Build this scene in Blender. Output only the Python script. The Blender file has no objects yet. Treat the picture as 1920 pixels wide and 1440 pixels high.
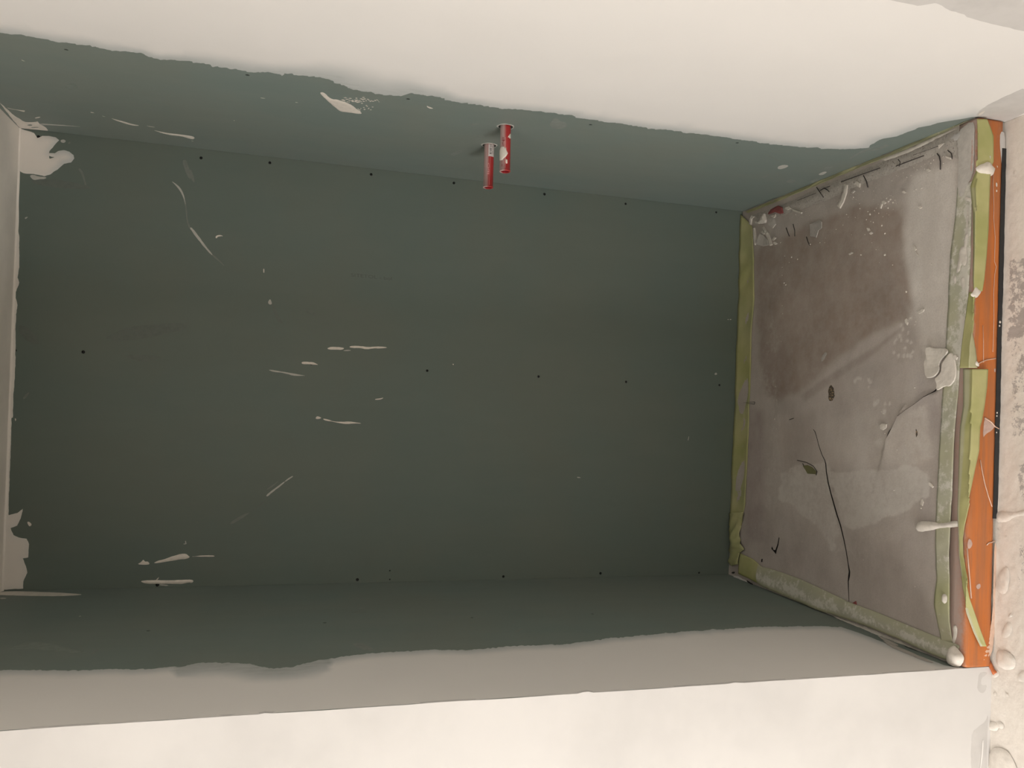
import bpy, math, random
import numpy as np
from mathutils import Vector, Matrix, geometry

random.seed(7)
S = bpy.context.scene
COL = S.collection

# ------------------------------------------------------------------ camera
F_PX = 1511.13
H, W, D, STEP = 2.4, 1.358, 1.0711, 0.0856      # niche height, width, depth, step down to the room floor
RIGHT = np.array([0.03876919919994987, -0.2726958128696513, -0.9613188559665075])
UP = np.array([0.9989674007388029, -0.012228009512107429, 0.04375623435045393])
FWD = np.array([0.02368715800923868, 0.962022592991834, -0.2719401572381568])
CAM = np.array([0.6298770079317305, -2.7838500344866195, 1.692782798554681]) * 0.96
cd = bpy.data.cameras.new('camera')
cd.sensor_width = 36.0
cd.lens = 36.0 * F_PX / 1920.0
cd.clip_start = 0.02
cam = bpy.data.objects.new('camera', cd)
M = Matrix.Identity(4)
for i in range(3):
    M[i][0], M[i][1], M[i][2], M[i][3] = RIGHT[i], UP[i], -FWD[i], CAM[i]
cam.matrix_world = M
COL.objects.link(cam)
S.camera = cam

# ------------------------------------------------------------------ world, lamps, exposure
S.view_settings.view_transform = 'Standard'
S.view_settings.look = 'None'
S.view_settings.exposure = 0.12
S.view_settings.gamma = 1.0
S.view_settings.use_curve_mapping = False
wd = bpy.data.worlds.new('world')
S.world = wd
wd.use_nodes = True
wd.node_tree.nodes['Background'].inputs[0].default_value = (1.0, 0.95, 0.9, 1)
wd.node_tree.nodes['Background'].inputs[1].default_value = 0.004


def area(name, loc, target, sx, sy, power, color):
    l = bpy.data.lights.new(name, 'AREA')
    l.shape = 'RECTANGLE'
    l.size, l.size_y, l.energy, l.color = sx, sy, power, color
    o = bpy.data.objects.new(name, l)
    o.location = loc
    o.rotation_euler = (Vector(target) - Vector(loc)).to_track_quat('-Z', 'Y').to_euler()
    COL.objects.link(o)
    return o


LAMP = (1.0, 0.982, 0.962)
area('side_fill_light', (-2.1, -1.9, 1.3), (1.3, -0.9, 1.0), 1.0, 0.9, 13, LAMP)  # added soft fill from the left; the side wall has no window
area('work_lamp_light', (-2.2, -3.0, 0.6), (1.0, -0.5, 0.9), 0.9, 1.0, 76, LAMP)
area('overhead_fill_light', (0.2, -2.2, 2.33), (0.2, -2.2, 0), 0.6, 0.6, 4, LAMP)  # unseen overhead fill, added to lift the floor and walls

# ------------------------------------------------------------------ numeric helpers


def ray(px, py):
    d = RIGHT * ((px - 960) / F_PX) + UP * ((720 - py) / F_PX) + FWD
    return d / np.linalg.norm(d)


def project(P):
    q = np.asarray(P, float) - CAM
    x, y, z = q @ RIGHT, q @ UP, q @ FWD
    return np.stack([960 + F_PX * x / z, 720 - F_PX * y / z], -1)


def floor_z(x, y):
    """the screed is not quite level: a few millimetres from corner to corner"""
    t = np.clip(-y / D, 0, 1)
    s = np.clip(x / W, 0, 1)
    back = 0.005 * (1 - s) - 0.006 * s
    front = -0.002 * (1 - s) + 0.002 * s
    return back * (1 - t) + front * t


class Surf:
    """a flat surface of the place with its own u, v axes and outward normal n"""

    def __init__(self, o, u, v, n, bump=None):
        self.o, self.u, self.v, self.n = (np.array(a, float) for a in (o, u, v, n))
        self.bump = bump

    def at(self, px, py, lift=0.0):
        d = ray(px, py)
        off = lift
        for _ in range(4 if self.bump else 1):
            o = self.o + self.n * off
            p = CAM + d * (((o - CAM) @ self.n) / (d @ self.n))
            if self.bump:
                off = lift + self.bump(p[0], p[1])
        return p

    def uv(self, p):
        q = np.asarray(p) - self.o
        return np.stack([q @ self.u, q @ self.v], -1)

    def px(self, pts):
        return np.array([self.uv(self.at(x, y)) for x, y in pts])

    def to3(self, uv, h=0.0):
        uv = np.asarray(uv, float)
        p = self.o + uv[..., :1] * self.u + uv[..., 1:2] * self.v
        hh = np.asarray(h, float) * np.ones(uv.shape[:-1])
        if self.bump:
            hh = hh + self.bump(p[..., 0], p[..., 1])
        return p + hh[..., None] * self.n


BACK = Surf((0, 0, 0), (1, 0, 0), (0, 0, 1), (0, -1, 0))
RWALL = Surf((W, 0, 0), (0, 1, 0), (0, 0, 1), (-1, 0, 0))
LWALL = Surf((0, 0, 0), (0, -1, 0), (0, 0, 1), (1, 0, 0))
FRONT = Surf((0, -D, 0), (1, 0, 0), (0, 0, 1), (0, -1, 0))
FLOOR = Surf((0, 0, 0), (1, 0, 0), (0, 1, 0), (0, 0, 1), floor_z)
ROOM = Surf((0, 0, -STEP), (1, 0, 0), (0, 1, 0), (0, 0, 1))
RISER = Surf((0, -D - 0.004, 0), (1, 0, 0), (0, 0, 1), (0, -1, 0))


def vnoise(x, y, scale, seed=0, octaves=3):
    """smooth value noise in about -1..1, vectorised"""
    out = np.zeros(np.broadcast(x, y).shape)
    amp, tot = 1.0, 0.0
    rs = np.random.RandomState(seed)
    for o in range(octaves):
        tab = rs.rand(256, 256) * 2 - 1
        fx, fy = np.asarray(x) / scale + 1000.3, np.asarray(y) / scale + 1000.7
        ix, iy = np.floor(fx).astype(int), np.floor(fy).astype(int)
        tx, ty = fx - ix, fy - iy
        tx, ty = tx * tx * (3 - 2 * tx), ty * ty * (3 - 2 * ty)
        a, b = tab[ix % 256, iy % 256], tab[(ix + 1) % 256, iy % 256]
        c, d = tab[ix % 256, (iy + 1) % 256], tab[(ix + 1) % 256, (iy + 1) % 256]
        out += amp * ((a * (1 - tx) + b * tx) * (1 - ty) + (c * (1 - tx) + d * tx) * ty)
        tot += amp
        amp *= 0.5
        scale *= 0.5
    return out / tot


def inside(pts, poly):
    pts, poly = np.asarray(pts), np.asarray(poly)
    r = np.zeros(len(pts), bool)
    x, y = pts[:, 0], pts[:, 1]
    x0, y0 = poly[-1]
    for x1, y1 in poly:
        if y0 != y1:
            c = ((y0 > y) != (y1 > y)) & (x < (x1 - x0) * (y - y0) / (y1 - y0) + x0)
            r ^= c
        x0, y0 = x1, y1
    return r


def seg_dist(pts, line, closed=True):
    pts, line = np.asarray(pts, float), np.asarray(line, float)
    a = line
    b = np.roll(line, -1, 0)
    if not closed:
        a, b = line[:-1], line[1:]
    out = np.full(len(pts), 1e9)
    for p, q in zip(a, b):
        d = q - p
        L = d @ d
        t = np.clip(((pts - p) @ d) / L, 0, 1) if L > 0 else np.zeros(len(pts))
        e = pts - p - t[:, None] * d
        out = np.minimum(out, np.einsum('ij,ij->i', e, e))
    return np.sqrt(out)


def smooth(a, b, x):
    t = np.clip((x - a) / (b - a), 0, 1)
    return t * t * (3 - 2 * t)


def densify(poly, step, closed=True):
    poly = np.asarray(poly, float)
    out = []
    n = len(poly)
    for i in range(n if closed else n - 1):
        p, q = poly[i], poly[(i + 1) % n]
        k = max(1, int(np.ceil(np.linalg.norm(q - p) / step)))
        for j in range(k):
            out.append(p + (q - p) * j / k)
    if not closed:
        out.append(poly[-1])
    return np.array(out)


def soften(poly, it=1, closed=True):
    p = np.asarray(poly, float)
    for _ in range(it):
        if closed:
            q = np.roll(p, -1, 0)
            p = np.stack([p * .75 + q * .25, p * .25 + q * .75], 1).reshape(-1, p.shape[1])
        else:
            q, r = p[1:], p[:-1]
            m = np.stack([r * .75 + q * .25, r * .25 + q * .75], 1).reshape(-1, p.shape[1])
            p = np.vstack([p[:1], m, p[-1:]])
    return p


def cdt(loops, inner, holes=()):
    """triangulate the area inside loops[0], leaving out the holes"""
    vs, es = [], []
    for lp in list(loops) + list(holes):
        b = len(vs)
        vs += [Vector((float(a[0]), float(a[1]))) for a in lp]
        es += [(b + i, b + (i + 1) % len(lp)) for i in range(len(lp))]
    vs += [Vector((float(a[0]), float(a[1]))) for a in inner]
    r = geometry.delaunay_2d_cdt(vs, es, [], 0, 1e-7)
    V = np.array([(v.x, v.y) for v in r[0]])
    T = np.array([f for f in r[2] if len(f) == 3])
    c = V[T].mean(1)
    keep = inside(c, loops[0])
    for h in holes:
        keep &= ~inside(c, h)
    T = T[keep]
    used, inv = np.unique(T, return_inverse=True)
    return V[used], inv.reshape(-1, 3)


# ------------------------------------------------------------------ object helpers


def link(name, V, Fc, mat, parent=None, smooth_sh=True, attrs=None, normal=None):
    me = bpy.data.meshes.new(name)
    V = np.asarray(V, float)
    if normal is not None and len(Fc) and len(Fc[0]) == 3:
        Fc = np.asarray(Fc)
        a, b, c = V[Fc[:, 0]], V[Fc[:, 1]], V[Fc[:, 2]]
        s = np.cross(b - a, c - a) @ np.asarray(normal, float)
        Fc = np.where((s < 0)[:, None], Fc[:, ::-1], Fc)
    me.from_pydata(V.tolist(), [], [list(map(int, f)) for f in Fc])
    me.validate()
    if smooth_sh:
        me.polygons.foreach_set('use_smooth', [True] * len(me.polygons))
    for k, v in (attrs or {}).items():
        if np.ndim(v) == 1:
            a = me.attributes.new(k, 'FLOAT', 'POINT')
            a.data.foreach_set('value', np.asarray(v, np.float32))
        else:
            a = me.attributes.new(k, 'FLOAT_COLOR', 'POINT')
            c = np.ones((len(v), 4), np.float32)
            c[:, :3] = v
            a.data.foreach_set('color', c.ravel())
    me.update()
    if mat:
        me.materials.append(mat)
    o = bpy.data.objects.new(name, me)
    COL.objects.link(o)
    if parent:
        o.parent = parent
    return o


def tag(o, label, cat, group=None):
    o['label'] = label
    o['category'] = cat
    if group:
        o['group'] = group
    return o


def structure(o, label=None):
    o['kind'] = 'structure'
    if label:
        o['label'] = label
    return o


def empty(name, loc=(0, 0, 0)):
    o = bpy.data.objects.new(name, None)
    o.empty_display_size = 0.05
    o.location = loc
    COL.objects.link(o)
    return o


def solid(o, t, offset=-1.0):
    m = o.modifiers.new('thickness', 'SOLIDIFY')
    m.thickness = t
    m.offset = offset
    return o


def box(name, lo, hi, mat, parent=None):
    x0, y0, z0 = lo
    x1, y1, z1 = hi
    V = [(x0, y0, z0), (x1, y0, z0), (x1, y1, z0), (x0, y1, z0), (x0, y0, z1), (x1, y0, z1), (x1, y1, z1), (x0, y1, z1)]
    Fc = [(0, 3, 2, 1), (4, 5, 6, 7), (0, 1, 5, 4), (1, 2, 6, 5), (2, 3, 7, 6), (3, 0, 4, 7)]
    return link(name, V, Fc, mat, parent, False)


def tube(name, pts, r, mat, parent=None, seg=6, close=True):
    pts = np.asarray(pts, float)
    r = np.broadcast_to(np.asarray(r, float), (len(pts),))
    V, Fc = [], []
    for i, p in enumerate(pts):
        t = pts[min(i + 1, len(pts) - 1)] - pts[max(i - 1, 0)]
        t /= np.linalg.norm(t) + 1e-12
        a = np.cross(t, (0.31, 0.2, 0.93))
        a /= np.linalg.norm(a)
        b = np.cross(t, a)
        for k in range(seg):
            an = 2 * math.pi * k / seg
            V.append(p + r[i] * (a * math.cos(an) + b * math.sin(an)))
    for i in range(len(pts) - 1):
        for k in range(seg):
            k2 = (k + 1) % seg
            Fc.append((i * seg + k, i * seg + k2, (i + 1) * seg + k2, (i + 1) * seg + k))
    if close:
        Fc.append(tuple(range(seg))[::-1])
        Fc.append(tuple((len(pts) - 1) * seg + k for k in range(seg)))
    return link(name, V, Fc, mat, parent)


# ------------------------------------------------------------------ materials


def mat(name):
    m = bpy.data.materials.new(name)
    m.use_nodes = True
    return m, m.node_tree.nodes, m.node_tree.links, m.node_tree.nodes['Principled BSDF']


def noise(N, L, scale, detail=4, rough=0.55, vec=None, stretch=None):
    n = N.new('ShaderNodeTexNoise')
    n.inputs['Scale'].default_value = scale
    n.inputs['Detail'].default_value = detail
    n.inputs['Roughness'].default_value = rough
    tc = N.new('ShaderNodeTexCoord')
    src = tc.outputs['Object']
    if stretch:
        mp = N.new('ShaderNodeMapping')
        mp.inputs['Scale'].default_value = stretch
        L.new(src, mp.inputs['Vector'])
        src = mp.outputs['Vector']
    L.new(src, n.inputs['Vector'])
    return n.outputs['Fac']


def ramp(N, L, src, a, b, v0=0.0, v1=1.0):
    r = N.new('ShaderNodeMapRange')
    r.interpolation_type = 'SMOOTHSTEP'
    for k, v in zip(('From Min', 'From Max', 'To Min', 'To Max'), (a, b, v0, v1)):
        r.inputs[k].default_value = v
    L.new(src, r.inputs['Value'])
    return r.outputs['Result']


def mix(N, L, fac, a, b, mode='MIX'):
    n = N.new('ShaderNodeMix')
    n.data_type = 'RGBA'
    n.blend_type = mode
    for s, v in ((n.inputs['Factor'], fac), (n.inputs['A'], a), (n.inputs['B'], b)):
        if isinstance(v, (int, float)):
            s.default_value = v
        elif isinstance(v, tuple):
            s.default_value = (v[0], v[1], v[2], 1)
        else:
            L.new(v, s)
    return n.outputs['Result']


def math_n(N, L, op, a, b):
    n = N.new('ShaderNodeMath')
    n.operation = op
    for i, v in enumerate((a, b)):
        if isinstance(v, (int, float)):
            n.inputs[i].default_value = v
        else:
            L.new(v, n.inputs[i])
    return n.outputs[0]


def attr(N, name, out='Fac'):
    a = N.new('ShaderNodeAttribute')
    a.attribute_name = name
    return a.outputs[out]


def bump(N, L, B, src, strength, dist):
    b = N.new('ShaderNodeBump')
    b.inputs['Strength'].default_value = strength
    b.inputs['Distance'].default_value = dist
    L.new(src, b.inputs['Height'])
    L.new(b.outputs['Normal'], B.inputs['Normal'])


GREEN = (0.18, 0.22, 0.19)
WHITE = (0.80, 0.772, 0.738)


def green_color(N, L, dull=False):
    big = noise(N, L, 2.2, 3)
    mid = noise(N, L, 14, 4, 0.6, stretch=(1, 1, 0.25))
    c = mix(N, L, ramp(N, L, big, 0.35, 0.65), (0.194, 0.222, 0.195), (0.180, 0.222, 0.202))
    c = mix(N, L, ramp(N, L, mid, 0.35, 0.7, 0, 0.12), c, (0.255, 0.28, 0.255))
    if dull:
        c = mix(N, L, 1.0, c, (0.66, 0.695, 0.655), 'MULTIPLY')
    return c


def make_green(name, dull=False):
    m, N, L, B = mat(name)
    L.new(green_color(N, L, dull), B.inputs['Base Color'])
    B.inputs['Roughness'].default_value = 0.62
    bump(N, L, B, noise(N, L, 420, 3), 0.15, 0.0005)
    return m


def make_skim(name, thick_noise=0.18, WHITE=WHITE):
    """white filler: where 'cover' is low the board shows through it"""
    m, N, L, B = mat(name)
    cov = attr(N, 'cover')
    fine = noise(N, L, 55, 5, 0.65, stretch=(1, 1, 0.35))
    f = math_n(N, L, 'ADD', cov, math_n(N, L, 'MULTIPLY', math_n(N, L, 'SUBTRACT', fine, 0.5), thick_noise * 2))
    f = ramp(N, L, f, 0.10, 0.66)
    tone = noise(N, L, 1.7, 3)
    w = mix(N, L, ramp(N, L, tone, 0.35, 0.65), WHITE, tuple(x * 0.967 for x in WHITE))
    thin = mix(N, L, ramp(N, L, cov, 0.55, 1.0), (0.53, 0.545, 0.53), w)
    L.new(mix(N, L, f, green_color(N, L), thin), B.inputs['Base Color'])
    B.inputs['Roughness'].default_value = 0.8
    bump(N, L, B, noise(N, L, 30, 4), 0.08, 0.003)
    return m


def make_plaster(name, col, rough=0.75, spots=None, bs=0.25, nscale=60):
    m, N, L, B = mat(name)
    n = noise(N, L, nscale, 5, 0.6)
    c = mix(N, L, ramp(N, L, n, 0.35, 0.7), col, tuple(x * 0.88 for x in col))
    if spots:
        s = noise(N, L, 190, 4, 0.7)
        c = mix(N, L, ramp(N, L, s, spots[0], spots[0] + 0.06), c, spots[1])
    L.new(c, B.inputs['Base Color'])
    B.inputs['Roughness'].default_value = rough
    bump(N, L, B, noise(N, L, 120, 5), bs, 0.002)
    return m


def make_plain(name, col, rough=0.6, metal=0.0, var=0.12, scale=90):
    m, N, L, B = mat(name)
    n = noise(N, L, scale, 3)
    L.new(mix(N, L, ramp(N, L, n, 0.35, 0.7), col, tuple(x * (1 - var) for x in col)), B.inputs['Base Color'])
    B.inputs['Roughness'].default_value = rough
    B.inputs['Metallic'].default_value = metal
    return m


def make_tape(name, col):
    m, N, L, B = mat(name)
    d = attr(N, 'dust')
    n1 = noise(N, L, 38, 7, 0.78)
    n2 = noise(N, L, 9, 3)
    c = mix(N, L, ramp(N, L, n2, 0.35, 0.65), col, (col[0] * 0.8, col[1] * 0.84, col[2] * 0.7))
    f = math_n(N, L, 'ADD', d, math_n(N, L, 'MULTIPLY', math_n(N, L, 'SUBTRACT', n1, 0.5), 2.6))
    veil = mix(N, L, ramp(N, L, d, 0.0, 0.9, 0, 0.80), c, (0.46, 0.45, 0.38))
    L.new(mix(N, L, ramp(N, L, f, 0.72, 1.05, 0, 0.85), veil, (0.68, 0.65, 0.58)), B.inputs['Base Color'])
    B.inputs['Roughness'].default_value = 0.55
    bump(N, L, B, noise(N, L, 160, 4), 0.2, 0.001)
    return m


def make_membrane(name):
    m, N, L, B = mat(name)
    d = attr(N, 'dust')
    n1 = noise(N, L, 7, 4, 0.6, stretch=(0.5, 3, 9))
    n2 = noise(N, L, 60, 6, 0.7)
    c = mix(N, L, ramp(N, L, n1, 0.35, 0.7), (0.56, 0.165, 0.035), (0.40, 0.145, 0.055))
    f = math_n(N, L, 'ADD', d, math_n(N, L, 'MULTIPLY', math_n(N, L, 'SUBTRACT', n2, 0.5), 0.9))
    L.new(mix(N, L, ramp(N, L, f, 0.25, 0.95, 0, 0.9), c, (0.44, 0.35, 0.31)), B.inputs['Base Color'])
    B.inputs['Roughness'].default_value = 0.36
    bump(N, L, B, noise(N, L, 12, 4, 0.6, stretch=(0.4, 3, 8)), 0.3, 0.004)
    return m


def make_floor(name):
    m, N, L, B = mat(name)
    base = attr(N, 'tone', 'Color')
    ns = noise(N, L, 5, 6, 0.7, stretch=(1, 2.2, 1))
    base = mix(N, L, ramp(N, L, ns, 0.3, 0.7, 0, 0.42), base, mix(N, L, 1.0, base, (0.68, 0.63, 0.59), 'MULTIPLY'))
    n1 = noise(N, L, 18, 7, 0.7)
    n2 = noise(N, L, 240, 4, 0.7)
    c = mix(N, L, ramp(N, L, n1, 0.3, 0.72, 0.0, 0.30), base, (0.54, 0.50, 0.46))
    c = mix(N, L, ramp(N, L, n2, 0.42, 0.7, 0, 0.20), c, (0.24, 0.21, 0.19))
    d = attr(N, 'dust')
    n3 = noise(N, L, 48, 8, 0.8)
    f = math_n(N, L, 'ADD', d, math_n(N, L, 'MULTIPLY', math_n(N, L, 'SUBTRACT', n3, 0.5), 1.25))
    c = mix(N, L, ramp(N, L, f, 0.22, 0.85, 0, 0.78), c, (0.62, 0.58, 0.53))
    L.new(c, B.inputs['Base Color'])
    B.inputs['Roughness'].default_value = 0.7
    bump(N, L, B, noise(N, L, 150, 6, 0.65), 0.22, 0.002)
    return m


def make_room_floor(name):
    m, N, L, B = mat(name)
    g = attr(N, 'grey')
    n1 = noise(N, L, 55, 7, 0.75)
    n2 = noise(N, L, 160, 4, 0.6)
    f = math_n(N, L, 'ADD', g, math_n(N, L, 'MULTIPLY', math_n(N, L, 'SUBTRACT', n1, 0.5), 1.9))
    c = mix(N, L, ramp(N, L, n2, 0.3, 0.75, 0, 0.4), (0.84, 0.785, 0.715), (0.74, 0.68, 0.62))
    L.new(mix(N, L, ramp(N, L, f, 0.50, 0.68), c, (0.46, 0.42, 0.39)), B.inputs['Base Color'])
    B.inputs['Roughness'].default_value = 0.72
    bump(N, L, B, n1, 0.35, 0.003)
    return m


MG = make_green('green_board')
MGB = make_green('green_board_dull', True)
MSK = make_skim('skim_coat')
MSKC = make_skim('filler_coat', 0.1, (0.80, 0.745, 0.68))
MPL = make_plaster('filler', (0.76, 0.70, 0.625), 0.6)
MPAST = make_plaster('dry_cement_paste', (0.55, 0.515, 0.47), 0.85, bs=0.4)
MSPL = make_plaster('floor_plaster', (0.84, 0.785, 0.715), 0.6)
MPLD = make_plaster('thin_filler', (0.50, 0.49, 0.445), 0.7)
MSMUDGE = make_plaster('filler_haze', (0.140, 0.162, 0.140), 0.75, bs=0.05)
MSMUDGE2 = make_plaster('filler_veil', (0.19, 0.21, 0.183), 0.75, bs=0.05)
MSM1 = make_plaster('filler_haze_pale', (0.215, 0.25, 0.222), 0.75, bs=0.05)
MSM2 = make_plaster('filler_veil_pale', (0.235, 0.26, 0.235), 0.75, bs=0.05)
MWHITE = make_plaster('white_wall', WHITE, 0.8, bs=0.06, nscale=3)
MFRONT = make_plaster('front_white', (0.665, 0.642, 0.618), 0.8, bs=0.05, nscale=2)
MCREAM = make_plaster('ceiling_white', (0.90, 0.84, 0.765), 0.85, bs=0.06, nscale=4)
MGREYP = make_plaster('grey_filler', (0.60, 0.575, 0.55), 0.75, bs=0.1, nscale=12)
MBAND = make_plaster('cement_band', (0.47, 0.43, 0.385), 0.85, spots=(0.57, (0.24, 0.205, 0.18)), bs=0.6)
MSCREED = make_floor('screed')
MROOM = make_room_floor('splattered_floor')
MTAPE = make_tape('green_tape', (0.455, 0.435, 0.195))
MORANGE = make_membrane('orange_membrane')
MBLACK = make_plain('gap_black', (0.022, 0.023, 0.024), 0.6)
MSCREW = make_plain('phosphate_steel', (0.012, 0.012, 0.012), 0.6)
MVOID = make_plain('dark_gap', (0.02, 0.017, 0.015), 0.9)
MRED, N_, L_, B_ = mat('red_plastic')
L_.new(mix(N_, L_, ramp(N_, L_, math_n(N_, L_, 'ADD', attr(N_, 'dust'), math_n(N_, L_, 'MULTIPLY', noise(N_, L_, 130, 4, 0.6), 0.12)), 0.1, 1.05, 0, 0.85), (0.40, 0.030, 0.030), (0.50, 0.39, 0.37)), B_.inputs['Base Color'])
B_.inputs['Roughness'].default_value = 0.3
MREDIN = make_plain('red_inside', (0.30, 0.012, 0.018), 0.5)
MPINK = make_plain('pale_print', (0.72, 0.36, 0.35), 0.5)
MPAPER = make_plain('sticker_paper', (0.66, 0.60, 0.58), 0.6)
MINK = make_plain('black_ink', (0.05, 0.045, 0.045), 0.6)
MINK2 = make_plain('faint_ink', (0.092, 0.112, 0.095), 0.65)
MCHIP = make_plaster('gypsum_chip', (0.66, 0.61, 0.54), 0.8)
MCHIPG = make_plaster('cement_chip', (0.54, 0.50, 0.455), 0.85)
MGLASSY = make_plain('grey_flake', (0.44, 0.405, 0.37), 0.4)
MTWIGSHADOW = make_plain('twig_or_shadow_line', (0.045, 0.037, 0.034), 0.7)
MRUST = make_plaster('rust_crust', (0.07, 0.058, 0.045), 0.9, spots=(0.52, (0.36, 0.25, 0.14)), bs=0.6)
MLEAF = make_plain('dry_leaf', (0.17, 0.165, 0.075), 0.7)
MSHARD = make_plain('red_shard', (0.26, 0.07, 0.065), 0.5)
MFILM = make_plain('clear_film', (0.56, 0.40, 0.34), 0.25)
MTHREAD = make_plain('pale_thread', (0.72, 0.50, 0.38), 0.6)

# ------------------------------------------------------------------ walls


def wall(name, surf, u0, u1, v0, v1, m, holes=(), step=0.08, thick=0.0125):
    lp = densify([(u0, v0), (u1, v0), (u1, v1), (u0, v1)], step)
    g = np.stack(np.meshgrid(np.arange(u0 + step / 2, u1, step), np.arange(v0 + step / 2, v1, step)), -1).reshape(-1, 2)
    hl = []
    for (u, v, r) in holes:
        a = np.linspace(0, 2 * math.pi, 15)[:-1]
        hl.append(np.stack([u + r * np.cos(a), v + r * np.sin(a)], 1))
    V, T = cdt([lp], g, hl)
    o = link(name, surf.to3(V), T, m, None, False, normal=surf.n)
    solid(o, thick, -1.0)
    return structure(o)


def screws(parent, surf, lst, proto=[None]):
    """a black drywall screw head sunk in each hole of the board"""
    a = np.linspace(0, 2 * math.pi, 11)[:-1]
    if proto[0] is None:
        V = [(0, 0, -.0028)] + [(.42 * math.cos(t), .42 * math.sin(t), -.0022) for t in a] + [(math.cos(t), math.sin(t), -.0016) for t in a] + [(1.02 * math.cos(t), 1.02 * math.sin(t), -.006) for t in a]
        Fc = [(0, 1 + i, 1 + (i + 1) % 10) for i in range(10)]
        for q in (0, 1):
            Fc += [(1 + 10 * q + i, 11 + 10 * q + i, 11 + 10 * q + (i + 1) % 10, 1 + 10 * q + (i + 1) % 10) for i in range(10)]
        o = link('screw', V, Fc, MSCREW, None)
        proto[0] = o.data
        bpy.data.objects.remove(o)
    for (u, v, r) in lst:
        o = bpy.data.objects.new('screw', proto[0])
        p = surf.to3(np.array([u, v]))
        m3 = Matrix.Identity(4)
        x, y, n = Vector(surf.u), Vector(surf.v), Vector(surf.n)
        for i in range(3):
            m3[i][0], m3[i][1], m3[i][2], m3[i][3] = x[i] * r * .93, y[i] * r * .93, n[i], p[i]
        o.matrix_world = m3
        COL.objects.link(o)
        o.parent = parent


back_px = [(377, 296, 4.6), (506, 305, 4.6), (696, 327, 4.6), (851, 343, 4.6), (1021, 364, 4.6), (1173, 382, 4.4), (1343, 398, 4.0),
           (156, 660, 5.2), (584, 682, 4.8), (801, 695, 4.4), (1010, 706, 4.6), (1174, 716, 4.6), (1349, 722, 4.2), (29, 657, 3.5),
           (295, 1097, 5.0), (670, 1087, 5.0), (944, 1081, 4.6), (1126, 1075, 4.8), (1311, 1074, 4.0), (731, 1070, 2.4), (731, 1086.5, 2.6), (72, 256, 4.5)]
right_px = [(124, 93.5, 4.6), (464, 141, 5), (765, 186, 5), (1107, 234, 4.6), (1382, 268, 4.6), (564, 300.5, 3.5), (722, 319.5, 3.5), (986, 351, 3.5), (1156, 370, 3.5)]
left_px = [(278, 1182.5, 5), (609, 1167.5, 5), (885, 1158, 4.5), (1111, 1151, 4.5), (598, 1096.3, 3.5), (825, 1090, 3.5), (1068, 1084, 3.5)]


def holes_of(surf, lst):
    return [tuple(surf.px([(x, y)])[0]) + (r * 0.001,) for x, y, r in lst]


hb, hr, hl_ = holes_of(BACK, back_px), holes_of(RWALL, right_px), holes_of(LWALL, left_px)

PIPES = [dict(base=(917.3, 272.5), end=(915.2, 352.5), r=9.2), dict(base=(948, 237.5), end=(946.8, 322.5), r=9.9)]
pipe_holes = []
for P in PIPES:
    b = RWALL.at(*P['base'])
    depth = (b - CAM) @ FWD
    P['b'] = b
    P['R'] = P['r'] * depth / F_PX
    pipe_holes.append((b[1], b[2], P['R'] * 1.42))

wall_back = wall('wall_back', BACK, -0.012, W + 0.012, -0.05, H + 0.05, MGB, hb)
wall_right = wall('wall_right', RWALL, -4.2, -0.0035, -STEP - 0.02, H + 0.05, MG, hr + pipe_holes)
wall_left = wall('wall_left', LWALL, 0.0022, D, -STEP - 0.02, H + 0.05, MG, hl_)
screws(wall_back, BACK, hb)
screws(wall_right, RWALL, hr)
screws(wall_left, LWALL, hl_)

# the white wall beside the niche: its corner runs a little uneven
zz = np.linspace(-STEP - 0.02, H + 0.05, 220)
edge = 0.0012 * vnoise(zz, zz * 0, 0.11, 5, 3)
for zc, a, w_ in ((0.985, 0.004, 0.009), (1.63, 0.0022, 0.006), (0.63, 0.002, 0.012)):
    edge = edge + a * np.exp(-((zz - zc) / w_) ** 2)
Vf, Ff = [], []
cols = [-2.3, -1.2, -0.5, -0.2, -0.05, -0.012, -0.004, 0.0]
for i, z in enumerate(zz):
    for x in cols:
        e = edge[i] if x > -0.006 else 0
        Vf.append((x + e, -D - 0.0015, z))
    Vf.append((edge[i] + 0.0006, -D + 0.006, z))
n_ = len(cols) + 1
for i in range(len(zz) - 1):
    for k in range(n_ - 1):
        Ff.append((i * n_ + k, i * n_ + k + 1, (i + 1) * n_ + k + 1, (i + 1) * n_ + k))
wall_front = structure(link('wall_front', Vf, Ff, MFRONT, None, False))
# the rest of the room around the photographer
structure(box('wall_rear', (-2.3, -4.3, -STEP - .02), (W, -4.2, H + .05), MWHITE))
structure(box('wall_side', (-2.4, -4.2, -STEP - .02), (-2.3, -D, H + .05), MWHITE))
ca, cb = BACK.at(37, 240), BACK.at(4, 1108)
slope = (ca[2] - cb[2]) / (ca[0] - cb[0])
zc0 = cb[2] - slope * cb[0]
CEIL = lambda x: zc0 + slope * x
ceil_v = []
for x in (-2.4, -0.02, W + 0.02):
    zx = CEIL(max(x, -0.02))
    for y in (0.0, -4.3):
        ceil_v.append((x, y, zx))
o = link('ceiling', ceil_v, [(0, 1, 3, 2), (2, 3, 5, 4)], MCREAM, None, False)
o.data.flip_normals()
solid(o, 0.05, -1)
structure(o)

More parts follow.
